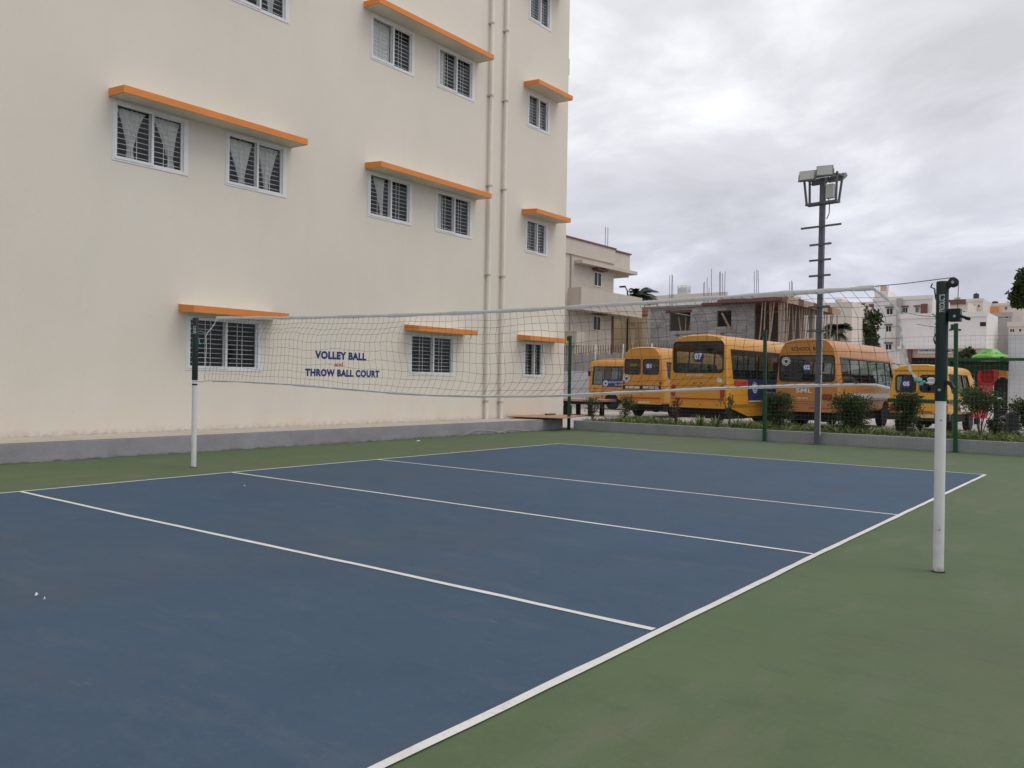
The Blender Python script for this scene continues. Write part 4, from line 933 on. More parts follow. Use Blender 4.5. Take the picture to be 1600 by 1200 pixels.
# ---- yellow van 05
v5, bodyv, xsv = vehicle('bright yellow school van with green waist stripe behind the right net post', 'van', (.55, 22.6, 0), R(-2),
    dict(name='school_van', L=4.5, hb=.93, hbelt=.94, hc=.82, zb=.62, zbelt=1.28, zc=1.98, zt=2.30, rs=.96, rz=.985, fz=.80, paint=M['van_y'], rear=[(-.70, -.10, 1.38, 1.92, .10), (.06, .62, 1.38, 1.92, .10)],
         side=[[(.4, 1.36), (1.25, 1.36), (1.25, 1.95), (.36, 1.95)], [(1.4, 1.36), (2.3, 1.36), (2.3, 1.95), (1.4, 1.95)], [(2.45, 1.36), (3.35, 1.36), (3.1, 1.95), (2.45, 1.95)]], screen=(1.35, 1.85), wheels=[.95, 3.55], wr=.35, floor=.95, seatx=(-.45, .4), pitch=3), None)
badge(v5, -.38, 1.64, .165, '05', .15)
st_ = MB().mbox(MR, -.93, .93, 1.0, 1.13, .002, .010).build('waist_stripe', M['vangreen'], v5)
SV = lambda u, v, d: (xsv(v)+d, u, v); SVl = lambda u, v, d: (-(xsv(v)+d), u, v)
MB().mbox(SV, .06, 1.4, 1.0, 1.13, .003, .010).mbox(SVl, .06, 4.0, 1.0, 1.13, .003, .010).build('waist_stripe', M['vangreen'], v5)
MB().mbox(SV, 1.4, 3.2, 1.02, 1.12, .003, .010).build('reflective_stripe', M['chrome'], v5)
MB().mbox(SV, 1.2, 2.6, .72, .95, .004, .010).build('notice', M['lightgrey'], v5)
MB().prism(MR, rrect(-.97, .97, .42, .66, .05), -.10, .10).build('bumper', M['black'], v5)
pl = MB().mbox(MR, -.06, .52, .52, .64, .102, .110).build('number_plate', M['plate'], v5); letters('lettering', 'KA 0', MR, -.02, .55, .065, M['black'], pl, .26, .01, .112)
MB().mbox(MR, .0, .42, .70, .735, .0, .014).build('reflector', M['redlamp'], v5)
for s in (-1, 1): MB().prism(MR, rrect(s*.80-.09, s*.80+.09, .70, .95, .03), -.03, .02).build('tail_light', M['redlamp'], v5)
MB().mbox(MR, -.012, .0, .68, 2.05, 0, .005).mbox(MR, -.88, .88, 2.06, 2.075, 0, .005).build('door_seam', M['darkwood'], v5)
MB().mbox(MR, .05, .18, 1.2, 1.24, .0, .03).build('door_handle', M['black'], v5)
MB().box(-.85, .85, -.03, .05, 2.10, 2.14).build('rain_gutter', M['van_y'], v5)

# ---- scooter
q = onY(1577, 660, 16.9)
sc = thing('scooter', 'black scooter with white trim parked behind the bushes at the right edge', 'scooter', (q.x, 16.9, 0), R(200))
for yw in (-.62, .62):
    o = MB().lathe([(.12, -.045), (.20, -.05), (.225, -.03), (.225, .03), (.20, .05), (.12, .045)], (0, 0, 0), 20, 'x').build('wheel', M['rubber'], sc, smooth=40); o.location = (0, yw, .225)
    MB().lathe([(.125, -.03), (.11, .0), (.125, .03)], (0, 0, 0), 14, 'x').build('rim', M['steel'], o)
MB().blob((0, -.38, .55), (.17, .42, .20), 3, 14, 8, .04).build('rear_body', M['scooter'], sc, smooth=60)
MB().hexa([(-.14, -.1, .26), (.14, -.1, .26), (.14, .42, .26), (-.14, .42, .26), (-.14, -.1, .32), (.14, -.1, .32), (.14, .42, .32), (-.14, .42, .32)]).build('footboard', M['scooter'], sc)
MB().hexa([(-.17, .40, .30), (.17, .40, .30), (.12, .50, .30), (-.12, .50, .30), (-.18, .30, .92), (.18, .30, .92), (.10, .46, .92), (-.10, .46, .92)]).build('front_shield', M['scooter'], sc, bevel=.03)
MB().blob((0, -.30, .76), (.14, .40, .07), 5, 14, 6, .03).build('saddle', M['black'], sc, smooth=60)
MB().tube([(-.32, .22, 1.02), (-.12, .32, 1.0), (.12, .32, 1.0), (.32, .22, 1.02)], .018, 8).build('handlebar', M['black'], sc, smooth=60)
MB().blob((0, .42, .98), (.12, .12, .10), 7, 12, 7, .03).build('headlight', M['lightgrey'], sc, smooth=60)
for s in (-1, 1): MB().tube([(s*.24, .28, 1.02), (s*.30, .30, 1.2)], .008, 5).blob((s*.30, .30, 1.25), (.075, .015, .05), 2, 10, 6, .02).build('mirror', M['silverish'], sc, smooth=60)
MB().hexa([(-.19, -.6, .56), (-.175, -.6, .56), (-.175, -.15, .62), (-.19, -.15, .62), (-.19, -.6, .62), (-.175, -.6, .62), (-.175, -.15, .68), (-.19, -.15, .68)]).hexa([(.175, -.6, .56), (.19, -.6, .56), (.19, -.15, .62), (.175, -.15, .62), (.175, -.6, .62), (.19, -.6, .62), (.19, -.15, .68), (.175, -.15, .68)]).build('trim', M['letter_white'], sc)
MB().blob((0, .64, .46), (.10, .22, .05), 9, 10, 6, .03).build('mudguard', M['scooter'], sc, smooth=60)

# ================================================================== NEIGHBOURHOOD
def win(parent, Mf, u0, u1, v0, v1, panes=2, frame=M['white2'], pm=M['darkglass'], shade=None, shade_m=None, fw_=.07):
    w = MB().ring(Mf, [(u0-fw_, v0-fw_), (u1+fw_, v0-fw_), (u1+fw_, v1+fw_), (u0-fw_, v1+fw_)], [(u0, v0), (u1, v0), (u1, v1), (u0, v1)], -.05, .05)
    for i in range(1, panes): u = u0+(u1-u0)*i/panes; w.mbox(Mf, u-fw_*.5, u+fw_*.5, v0, v1, -.02, .045)
    w = w.build('window', frame, parent, world=True)
    for i in range(panes):
        a = u0+(u1-u0)*i/panes; b = u0+(u1-u0)*(i+1)/panes
        MB().mbox(Mf, a+.02, b-.02, v0, v1, .003, .02).build('pane', pm, w, world=True)
    if shade: MB().mbox(Mf, u0-shade, u1+shade, v1+.14, v1+.28, .0, .5).build('sunshade', shade_m or M['white2'], w, world=True)
    return w
def bx(parent, name, m, x0, x1, y0, y1, z0, z1): return MB().box(x0, x1, y0, y1, z0, z1).build(name, m, parent, world=True)

# --- beige house left, face looking +X
BX = -26.0
hs = thing('house', 'beige three storey house with balconies beyond the corner of the school block', 'house', (BX, 42, 0)); HM = faceX(BX)
bx(hs, 'wall', M['beige'], BX-11, BX, 30, 46.9, -.2, 10.55)
bx(hs, 'parapet', M['beige'], BX-.15, BX+.12, 30, 46.9, 10.55, 11.65); bx(hs, 'roof_slab', M['beige'], BX-11, BX+.0, 46.9, 49.3, 10.3, 11.55)
bx(hs, 'roof_overhang', M['beige'], BX+.0, BX+.7, 41.5, 49.3, 9.95, 10.2)
bx(hs, 'roof_overhang', M['beige'], BX-11, BX-.01, 46.91, 49.2, 9.8, 10.28)
bx(hs, 'coping', M['maroon'], BX-.25, BX+.2, 30, 46.95, 11.65, 11.75); bx(hs, 'coping', M['maroon'], BX-11, BX+.1, 46.96, 49.4, 11.56, 11.66)
a = onX(887, 470, BX+1.0); 
bal = bx(hs, 'balcony', M['beige'], BX, BX+1.1, 40.8, 46.9, 6.6, 6.85); bx(hs, 'balcony_wall', M['beige'], BX+.95, BX+1.1, 40.8, 49.4, 6.86, 8.15); bx(hs, 'balcony_wall', M['beige'], BX, BX+.94, 40.8, 40.95, 6.86, 8.15)
bx(hs, 'balcony', M['beige'], BX-8, BX+1.1, 46.91, 49.4, 6.6, 6.85)
for v0, v1 in ((8.68, 9.62), (5.42, 6.38)): win(hs, HM, 44.1, 45.05, v0, v1, 2, M['white2'], M['darkglass'], .25, M['maroon'])
bx(hs, 'balcony_wall', M['beige'], BX+.0, BX+.9, 40.6, 41.6, 4.1, 5.1); bx(hs, 'pilaster', M['maroon'], BX, BX+.08, 46.7, 46.9, 3.6, 6.58)
MB().tube([(BX+.08, 41.0, 3.5), (BX+.08, 41.0, 10.5)], .05, 6).build('drainpipe', M['grey2'], hs, world=True)
for k in range(2): MB().bar((BX+.0, 45.6+k*.35, 11.7), (BX, 45.6+k*.35, 13.2), .03).build('rebar', M['rebar'], hs, world=True)
# --- cream house behind
ch_ = thing('cream_house', 'cream coloured house with a square porch between the beige house and the block building', 'house', (-27, 55, 0)); CM = faceY(52.0)
a = onY(957, 480, 52); b = onY(1020, 600, 52)
bx(ch_, 'wall', M['cream2'], a.x-4, b.x+2, 52.0, 60, -.2, onY(980, 481, 52).z)
c0 = onY(983, 505, 51); c1 = onY(1017, 505, 51)
for xx in (c0.x, c1.x-.45): bx(ch_, 'porch_pillar', M['cream2'], xx, xx+.5, 50.4, 51.0, -.2, c0.z)
bx(ch_, 'porch_lintel', M['cream2'], c0.x-.1, c1.x+.15, 50.3, 51.1, c0.z, c0.z+.45)
win(ch_, CM, c0.x+.9, c1.x-.6, .1, c0.z-.5, 1, M['maroon'], M['darkglass'])
rl = MB()
for k in range(3): rl.bar((c0.x-1.2, 51.6, c0.z+.8+k*.35), (c1.x+.2, 51.6, c0.z+.8+k*.35), .05)
for k in range(4): u = c0.x-1.2+k*(c1.x-c0.x+1.4)/3; rl.bar((u, 51.6, c0.z+.3), (u, 51.6, c0.z+1.6), .05)
rl.build('terrace_railing', M['rebar'], ch_, world=True)
MB().hexa([(c1.x-1.6, 50.2, c0.z+.46), (c1.x+.1, 50.2, c0.z+.46), (c1.x+.1, 51.2, c0.z+1.1), (c1.x-1.3, 51.2, c0.z+1.1), (c1.x-1.6, 50.2, c0.z+.56), (c1.x+.1, 50.2, c0.z+.56), (c1.x+.1, 51.2, c0.z+1.25), (c1.x-1.3, 51.2, c0.z+1.25)]).build('tiled_roof', M['terracotta'], ch_, world=True)

# --- unfinished block building
UY = 42.0
un = thing('unfinished_building', 'unfinished grey concrete block building propped with timber poles', 'building', (-15, 45, 0)); UM = faceY(UY)
ux0, ux1 = -20.1, -12.9; top = 6.5
wu0, wu1, wv0, wv1 = -18.7, -17.2, 5.0, 6.2
opens = [(wu0, wu1, wv0, wv1), (-15.35, -14.4, 5.2, 6.2)]
mb = MB(); rd = random.Random(12); z = 0.0; row = 0
while z < top-.05:
    u = ux0-(.2 if row % 2 else 0)
    while u < ux1-.02:
        a, b = max(ux0, u), min(ux1, u+.4); c = (a+b)/2; zc_ = z+.1
        for o in opens:
            if o[2] < zc_ < o[3]:
                if a < o[0] < b: b = o[0]
                elif a < o[1] < b: a = o[1]
                elif o[0] <= a and b <= o[1]: b = a
        if b-a > .06: mb.mbox(UM, a+.008, b-.008, z+.008, z+.192, -.18, rd.uniform(-.004, .014))
        u += .4
    z += .2; row += 1
mb.build('block_work', M['block'], un, fix=False, kind='stuff', world=True)
xs_ = sorted({ux0, ux1, *[o[0] for o in opens], *[o[1] for o in opens]}); zs_ = sorted({0, top, *[o[2] for o in opens], *[o[3] for o in opens]})
mb = MB()
for i in range(len(xs_)-1):
    for j in range(len(zs_)-1):
        c, d = (xs_[i]+xs_[i+1])/2, (zs_[j]+zs_[j+1])/2
        if not any(o[0] < c < o[1] and o[2] < d < o[3] for o in opens): mb.mbox(UM, xs_[i], xs_[i+1], zs_[j], zs_[j+1], -.16, -.006)
mb.build('wall', M['mortar'], un, world=True)
bx(un, 'lintel', M['shutter'], wu0-.25, wu1+.1, UY-.06, UY+.1, wv1+.01, wv1+.14)
bx(un, 'wall', M['grey2'], ux0-.2, ux0, UY, UY+9, 0, top); bx(un, 'wall', M['mortar'], ux0, ux1, UY+6, UY+6.2, 0, top)
bx(un, 'roof_slab', M['mortar'], ux0, -16.4, UY-.1, UY+9, top+.02, top+.16); bx(un, 'roof_slab', M['shutter'], -16.4, -14.9, UY-.1, UY+9, top+.02, top+.24)
bx(un, 'roof_slab', M['shutter'], -14.9, -10.9, UY-1.0, 52.5, top+.10, top+.40); bx(un, 'slab_edge', M['maroon'], -14.9, -10.88, UY-1.05, UY-1.001, top+.08, top+.46)
for k in range(12):   # formwork planks along the slab's right edge
    y = UY-1+k*.96; bx(un, 'formwork_plank', M['timber'] if k % 3 else M['shutter'], -10.88, -10.83, y, y+.93, top-.0+.012*(k % 3), top+.42)
bx(un, 'floor_slab', M['grey2'], ux1+.01, -11.2, UY+.2, 52, 3.0, 3.2)
bx(un, 'wall', M['mortar'], ux1+.0, -11.4, 46.5, 46.7, 3.21, top); bx(un, 'wall', M['mortar'], ux1, -11.4, 46.5, 46.7, 0, 2.99)
for yy in (43, 48.6): bx(un, 'column', M['grey2'], -11.75, -11.45, yy, yy+.3, 0, top+.09)
MB().prism(lambda u, v, d: (u, UY-d, v), [(-15.6, 4.7), (-15.3, 4.95), (-13.0, 3.2), (-13.5, 3.0)], .02, .9).build('stair_flight', M['apron_top'], un, world=True)
rd = random.Random(4)
for i in range(26):
    px = 1192+i*4.6+rd.uniform(-1.5, 1.5)
    if i < 9: q = onY(px, 500, UY-.6+rd.uniform(-.2, .2)); x, y = q.x, q.y
    else: q = onX(px, 500, -11.1+rd.uniform(-.25, .1)); x, y = q.x, q.y
    lean = rd.uniform(-.5, .15) if i % 4 else rd.uniform(-.9, .3)
    MB().tube([(x+lean*.6, y+lean*.5, 3.2 if i > 8 else 3.0), (x+lean*.25+.02, y+lean*.2, 4.7), (x, y, top+.05)], [.045, .042, .036], 5).build('timber_prop', M['timber'], un, world=True)
for (u0, v0, u1, v1) in ((-18.3, 5.95, -17.95, 5.0), (-17.75, 5.95, -17.7, 5.0), (-17.35, 5.95, -17.45, 5.1)): MB().bar((u0, UY+.5, v0), (u1, UY+.3, v1-.3), .07).build('timber_prop', M['timber'], un, world=True)
MB().bar((-15.0, UY-.06, 6.05), (-14.35, UY-.25, 5.0), .10).build('timber_prop', M['timber'], un, world=True)
k = 0
for px, ptop in ((1046.5, 430), (1049, 428), (1051.5, 430), (1099, 442), (1102, 440), (1105, 434), (1107, 450), (1112, 420), (1124, 425), (1126.5, 424), (1129, 427), (1132, 424), (1179, 424), (1182, 421), (1185.5, 423), (1233.5, 440), (1236, 438), (1238.5, 441)):
    k += 1; q = onY(px, 470, UY+1+(k % 3)*.4); q2 = onY(px+((k*7) % 5-2)*.5, ptop, q.y); MB().tube([(q.x, q.y, top+.1), (q2.x, q2.y, q2.z)], .018, 4).build('rebar', M['rebar'], un, world=True)

# --- white house with a tank behind the block building
wh = thing('white_house', 'white flat roofed house showing above the unfinished block wall', 'house', (-22, 74, 0)); a = onY(1040, 470, 70); b = onY(1128, 470, 70)
zt_ = onY(1085, 466, 70).z
bx(wh, 'wall', M['white2'], a.x-3, b.x+.5, 70, 82, -.2, zt_-.15); bx(wh, 'parapet', M['cream3'], a.x-3.1, b.x+.6, 69.85, 70.1, zt_-.15, zt_+.45)
win(wh, faceY(70), onY(1087, 480, 70).x, onY(1096, 480, 70).x, zt_-1.5, zt_-.8, 1)
win(wh, faceY(70), onY(1045, 480, 70).x, onY(1052, 480, 70).x, zt_-1.5, zt_-.8, 1)
q0, q1 = onY(1053, 460, 71), onY(1071, 460, 71); zc0 = zt_+.1
bx(wh, 'stair_room', M['white2'], q0.x-.6, q1.x+.6, 70.6, 73.4, zt_-.14, onY(1062, 460, 71).z)
zt2 = onY(1062, 460, 71).z; r = (q1.x-q0.x)/2; cxx = (q0.x+q1.x)/2
tk = thing('water_tank', 'pale cylindrical water tank with a railing on the white house roof', 'water tank', (cxx, 72, zt2), 0, 'rooftop water tanks')
MB().lathe([(r*.9, 0), (r*.95, .35), (r*.9, .75), (r*.5, .95), (r*.1, 1.0)], n=18).build('drum', M['lightgrey'], tk, smooth=40)
rg = MB()
for k in range(8): a_ = k*math.pi/4; rg.tube([(r*1.05*math.cos(a_), r*1.05*math.sin(a_), 0), (r*1.05*math.cos(a_), r*1.05*math.sin(a_), .95)], .03, 4)
for z in (.5, .95): rg.tube([(r*1.05*math.cos(i*math.pi/8), r*1.05*math.sin(i*math.pi/8), z) for i in range(17)], .025, 4, False)
rg.build('railing', M['silverish'], tk)
def orange_tank(px0, px1, py0, py1, Y, label, m=None):
    a, b = onY(px0, py1, Y), onY(px1, py0, Y); t = thing('water_tank', label, 'water tank', ((a.x+b.x)/2, Y+.8, a.z), 0, 'rooftop water tanks'); w = (b.x-a.x)/2; h = b.z-a.z
    MB().box(-w, w, -w*.8, w*.8, .08, h).build('tank', m or M['dull_orange'], t, bevel=w*.12); MB().box(-w*1.05, w*1.05, -w*.85, w*.85, 0, .08).build('plinth', M['grey2'], t)
orange_tank(1125, 1135, 470, 479, 60, 'small orange box tank between rebars left of the timber props', None)
# brown wall behind + orange parapet pieces over the propped slab
ob = thing('orange_parapet_house', 'house with orange and white parapet just above the propped slab', 'house', (-12, 75, 0)); a = onY(1218, 470, 70); b = onY(1245, 470, 70); zt_ = onY(1230, 476, 70).z
bx(ob, 'wall', M['cream3'], a.x-1, b.x+5, 70, 78, -.2, zt_); bx(ob, 'parapet', M['dull_orange'], a.x, onY(1229, 470, 70).x, 69.8, 70.4, zt_, onY(1225, 463, 70).z); bx(ob, 'parapet', M['dull_orange'], onY(1231, 470, 70).x, onY(1240, 470, 70).x, 69.8, 70.4, zt_, onY(1235, 461, 70).z)
bx(ob, 'parapet', M['white2'], onY(1241, 470, 70).x, onY(1253, 470, 70).x, 69.8, 70.4, zt_, onY(1245, 464, 70).z)
win(ob, faceY(70), a.x, a.x+1, 3, 4.2, 1)

# --- far houses on the right: built on camera-facing planes Y = const
def far_house(name, label, Y, px0, px1, pytop, m, wins_, depth=12, shade_m=None, extra=None):
    z0 = onY((px0+px1)/2, pytop, Y).z; a, b = onY(px0, pytop, Y), onY(px1, pytop, Y)
    t = thing(name, label, 'house', ((a.x+b.x)/2, Y+depth/2, 0)); bx(t, 'wall', m, a.x, b.x, Y, Y+depth, -.3, z0); bx(t, 'parapet', m, a.x-.12, b.x+.12, Y-.14, Y-.003, z0-.5, z0+.05)
    for (x0, x1, y0, y1, n) in wins_:
        p, q = onY(x0, y1, Y), onY(x1, y0, Y); win(t, faceY(Y), p.x, q.x, p.z, q.z, n, M['white2'], M['darkglass'], .18 if shade_m else None, shade_m, .06)
    return t, a, b, z0
hA, *_ = far_house('cream_apartment_house', 'cream three storey house left of the white house behind the fence', 150, 1302, 1368, 473, M['cream3'],
    [(1317, 1326, 487, 493, 3), (1333, 1337, 486, 489, 1), (1342, 1347, 485, 490, 2), (1332, 1337, 505.5, 508.5, 1), (1342, 1347, 504, 510, 2), (1318, 1326, 506, 511, 2), (1332, 1337, 525, 528, 1), (1318, 1327, 525, 530, 2)], shade_m=M['maroon'])
q = onY(1304, 467, 150); q2 = onY(1314, 474, 150); bx(hA, 'stair_room', M['cream3'], q.x, q2.x, 150.5, 155, q2.z-.5, q.z)
q = onY(1358, 475, 149); q2 = onY(1366, 495, 149); bx(hA, 'chimney_wall', M['maroon'], q.x, q2.x, 149, 149.6, q2.z, q.z)
WB = 118
hB, aB, bB, zB = far_house('white_apartment_house', 'bright white house with a stair tower and orange roof tank', WB, 1366, 1457, 463.5, M['white2'],
    [(1385.5, 1395, 482, 491, 2), (1411, 1418, 481, 488, 2), (1430.5, 1435.5, 480.5, 488, 2), (1384.5, 1392.5, 509.5, 518, 2), (1415, 1419, 508.5, 512, 1), (1433, 1438, 508.5, 516.5, 2), (1384, 1393, 538, 546, 2)], shade_m=M['maroon'])
p, q = onY(1366, 455, WB), onY(1387, 467, WB); bx(hB, 'stair_tower', M['white2'], p.x+.02, q.x, WB+.1, WB+5, zB-1, p.z)
p, q = onY(1401, 466, WB-.4), onY(1408, 545, WB-.4); bx(hB, 'column', M['grey2'], p.x, q.x, WB-.5, WB-.01, q.z, p.z)
orange_tank(1374, 1384, 446, 455, WB+1, 'orange tank on the stair tower of the bright white house')
rr = MB(); p, q = onY(1368.5, 446, WB+.5), onY(1388, 455, WB+.5)
for k in range(6): u = p.x+(q.x-p.x)*k/5; rr.bar((u, WB+.6, q.z), (u, WB+.6, p.z), .06)
for k in range(3): z = q.z+(p.z-q.z)*(k+1)/3; rr.bar((p.x, WB+.6, z), (q.x, WB+.6, z), .05)
rr.build('tower_railing', M['silverish'], hB, world=True)
p, q = onY(1436, 475, WB-.5), onY(1448, 490, WB-.5); bx(hB, 'brick_patch', M['terracotta'], p.x+.2, q.x, WB-.45, WB-.001, q.z, p.z)
hC, *_ = far_house('white_shop_house', 'white two storey shop house with blue sign below its upper floor', 98, 1407, 1542, 489.5, M['white2'],
    [(1483, 1487, 514, 517, 1), (1496, 1502, 514, 517, 1), (1531, 1541, 503, 510, 1)], depth=8)
# upper floor overhangs: recessed shop level
p, q = onY(1407, 545, 97), onY(1542, 545, 97); zU = p.z
bx(hC, 'ledge', M['white2'], p.x-.2, q.x, 96.4, 97.99, zU-.05, zU+.25)
bx(hC, 'shop_wall', M['cream2'], p.x+.6, q.x-1, 97.4, 97.98, -.2, zU-.06)
a = onY(1419, 545, 97); b = onY(1424, 590, 97); bx(hC, 'pillar', M['maroon'], a.x, b.x, 96.7, 97.38, -.2, zU-.06)
a = onY(1424, 559, 97); b = onY(1495, 590, 97); bx(hC, 'shop_opening', M['darkvoid'], a.x+.02, b.x, 97.25, 97.39, -.1, a.z)  # solid near-black slab: the shade inside the shop opening is painted on
a, b = onY(1434, 554, 97), onY(1487, 542, 97); sg = bx(hC, 'shop_sign', M['white2'], a.x, b.x, 97.1, 97.24, a.z+.1, zU-.08)
sgt = MB(); rd = random.Random(6); u = a.x+.15
while u < b.x-.4: w = rd.uniform(.3, .5); sgt.box(u, u+w, 97.08, 97.099, a.z+.38, zU-.14-rd.uniform(0, .08)); u += w+.07
sgt.build('lettering', M['blue_sign'], sg, world=True)
hD, *_ = far_house('grey_house', 'plain grey house wall with an orange roof room right of the white shop house', 112, 1546, 1581, 489, M['grey2'], [(1570, 1576, 493, 497, 1)], depth=10)
p, q = onY(1546.5, 479.5, 112), onY(1561, 489, 112); bx(hD, 'roof_room', M['dull_orange'], p.x, q.x, 112.2, 115, q.z, p.z)
hE, *_ = far_house('pale_house', 'pale house with small windows behind the white sheet at the right edge', 104, 1576, 1640, 503, M['cream3'], [(1578, 1585, 514, 519, 2), (1592, 1596, 514, 518, 1), (1604, 1612, 514, 519, 2)], depth=10)
hF, aF, bF, zF = far_house('banded_house', 'distant house with a maroon parapet band right of the near net post', 165, 1470, 1512, 473, M['cream3'], [(1496, 1499, 486, 489, 1), (1505, 1508, 486, 489, 1)], depth=14)
p, q = onY(1470, 469, 164.6), onY(1509, 475, 164.6); bx(hF, 'parapet_band', M['maroon'], p.x, q.x, 164.6, 164.85, q.z, p.z)
orange_tank(1490, 1500, 464, 469, 165, 'yellow orange tank on the distant maroon banded roof', M['plate'])
hG, *_ = far_house('long_cream_house', 'long low cream house at the skyline behind the grey house', 175, 1511, 1536, 467, M['cream3'], [(1514, 1517, 476, 480, 1), (1521, 1524, 476, 480, 1), (1528, 1531, 476, 480, 1)], depth=14)
hI, *_ = far_house('skyline_house', 'distant cream house with arched roof rooms under the skyline tanks', 185, 1534, 1600, 474, M['cream3'], [(1540, 1544, 479, 484, 2), (1556, 1560, 479, 484, 2), (1570, 1574, 479, 484, 2)], depth=14)
def black_tank(px0, px1, py0, py1, Y, label):
    a, b = onY(px0, py1, Y), onY(px1, py0, Y); t = thing('water_tank', label, 'water tank', ((a.x+b.x)/2, Y+1.5, a.z), 0, 'rooftop water tanks'); r = (b.x-a.x)/2; h = b.z-a.z
    MB().lathe([(r*.96, 0), (r, h*.1), (r, h*.3), (r*.96, h*.33), (r, h*.36), (r, h*.62), (r*.96, h*.65), (r, h*.68), (r, h*.86), (r*.5, h*.97), (r*.3, h)], n=18).build('drum', M['tank_black'], t, smooth=40)
    MB().lathe([(r*.32, h), (r*.3, h*1.05)], n=12).build('lid', M['tank_black'], t)
black_tank(1518.5, 1528, 457, 467, 176, 'black water tank alone on the skyline right of the near net post')
black_tank(1578, 1588, 456, 465, 186, 'black water tank by the tree at the right edge')
black_tank(1534, 1544, 471, 475, 186, 'low dark tank on the skyline left of the small domed one'); black_tank(1548, 1558, 469.5, 475, 186, 'small dark domed tank above the orange roof room')
bx(hG, 'plinth', M['cream3'], onY(1576, 466, 186).x, onY(1592, 466, 186).x, 187, 190, 5, onY(1580, 465, 187).z)

# --- boundary wall, sheet fence and flatbed at far left
bw = thing('boundary_wall', 'low white boundary wall with grey sheet panels above, left of the buses', 'wall', (-20, 36.2, 0)); a = onY(875, 600, 36); b = onY(935, 600, 36)
bx(bw, 'base_wall', M['whitewash'], -27, b.x+5, 36, 36.3, -.1, onY(900, 580, 36).z)
zt_ = onY(900, 540, 36).z; zb_ = onY(900, 580, 36).z
for k in range(46):
    x = -27+k*.28
    if x > b.x+5: break
    bx(bw, 'sheet_panel', M['sheet'], x, x+.26, 36.05+.02*(k % 2), 36.09+.02*(k % 2), zb_+.002, zt_-.45-.05*(k % 3))
for k in range(7): x = -26.5+k*1.95; bx(bw, 'post', M['white2'], x, x+.07, 35.95, 36.04, zb_, zt_+.05)
for k in range(70):
    x = -27+k*.18; bx(bw, 'bar', M['darkwood'], x, x+.03, 36.1, 36.13, zt_-.52, zt_)
fb = thing('flatbed_trailer', 'low flat trailer with a pinkish plank deck behind the school block corner', 'trailer', (onY(900, 640, 24.5).x, 24.5, 0)); zd = onY(905, 623, 24.5).z
MB().box(-2.6, 1.6, -.7, .9, zd-.10, zd).build('deck', M['pinkplank'], fb); MB().box(-2.4, 1.4, -.55, .75, zd-.24, zd-.105).build('frame', M['under'], fb)
for x in (-2.1, -.25, 1.05):
    MB().box(x-.09, x+.09, -.5, -.36, 0, zd-.245).build('leg', M['under'], fb); MB().box(x-.09, x+.09, .5, .64, 0, zd-.245).build('leg', M['under'], fb)
MB().box(-1.9, -.5, -.3, .4, .02, .42).build('tool_box', M['black'], fb)

# --- playground: slide tower, fence, sheet
PY = 33.0
pc = onY(1547, 600, PY)
ps = thing('slide_tower', 'playground tower with lime green flower roof and red slide panel', 'play structure', (pc.x, PY, 0)); px_ = lambda x, y, Y=PY: onY(x, y, Y)
zr = px_(1546, 560).z; wR = (px_(1574, 560).x-px_(1519, 560).x)/2
rf = MB()
n = 40; rows = []
for i, (rr_, h_) in enumerate(((1.0, 0), (1.02, .10), (.93, .24), (.72, .36), (.62, .42), (.60, .46), (.40, .70), (.36, .78), (.02, .80))):
    row = []
    for j in range(n+1): a_ = 2*math.pi*j/n; k_ = 1+.10*math.cos(5*a_+1.0)*(1 if i < 5 else .3); row.append((wR*rr_*k_*math.cos(a_), wR*rr_*k_*math.sin(a_), zr+h_*wR*.78))
    rows.append(row)
sheet(rf, rows); rf.build('roof', M['play_green'], ps, fix=False, smooth=50)
for sx in (-1, 1):
    for sy in (-1, 1): MB().tube([(sx*wR*.72, sy*wR*.6, 0), (sx*wR*.72, sy*wR*.6, zr+.05)], .06, 10).build('post', M['play_dark'], ps)
a, b = px_(1536, 600), px_(1565, 573); zc_ = (px_(1544, 588).z); cxl = px_(1549.5, 588).x-pc.x
pn = MB(); o = rrect(a.x-pc.x, b.x-pc.x, a.z, b.z+.1, .28, 5); hole = [( (u-cxl)*.0+cxl+.27*math.cos(math.atan2(v-zc_, u-cxl)), zc_+.34*math.sin(math.atan2(v-zc_, u-cxl))) for u, v in o]
Mp = lambda u, v, d: (u, -1.05-d, v)
pn.ring(Mp, o, hole, -.05, .05).ring(Mp, [(cxl+(u-cxl)*1.35, zc_+(v-zc_)*1.3) for u, v in hole], hole, .05, .16)
pn.build('slide_panel', M['play_red'], ps, smooth=40)
MB().prism(Mp, [(cxl+.35*math.cos(i*.3), zc_+.42*math.sin(i*.3)) for i in range(21)], -.34, -.30).build('tunnel_back', M['redlamp'], ps)
zlow = px_(1540, 612).z; ct = MB(); rows = []
for i in range(9):
    t = i/8; y = -1.1-1.3*t; z = zc_-.30-(zc_-.3-.30)*t**1.1; x = cxl-.05*t
    rows.append([(x-.28, y, z+.22), (x-.25, y, z+.03), (x-.13, y, z), (x+.13, y, z), (x+.25, y, z+.03), (x+.28, y, z+.22)])
sheet(ct, rows); ct.build('chute', M['play_red'], ps, fix=False, smooth=60)
MB().box(-wR*.72, wR*.72, -wR*.6, wR*.6, zc_-.75, zc_-.65).build('deck', M['play_dark'], ps)
a, b = px_(1560.5, 590), px_(1578, 573); br = MB()
for k in range(6): u = a.x-pc.x+(b.x-a.x)*k/5; br.box(u-.05, u+.05, -.95, -.90, a.z+.04, b.z)
br.box(a.x-pc.x-.05, b.x-pc.x+.05, -.97, -.88, b.z, b.z+.05).box(a.x-pc.x-.05, b.x-pc.x+.05, -.97, -.88, a.z, a.z+.05); br.build('barrier', M['play_orange'], ps)
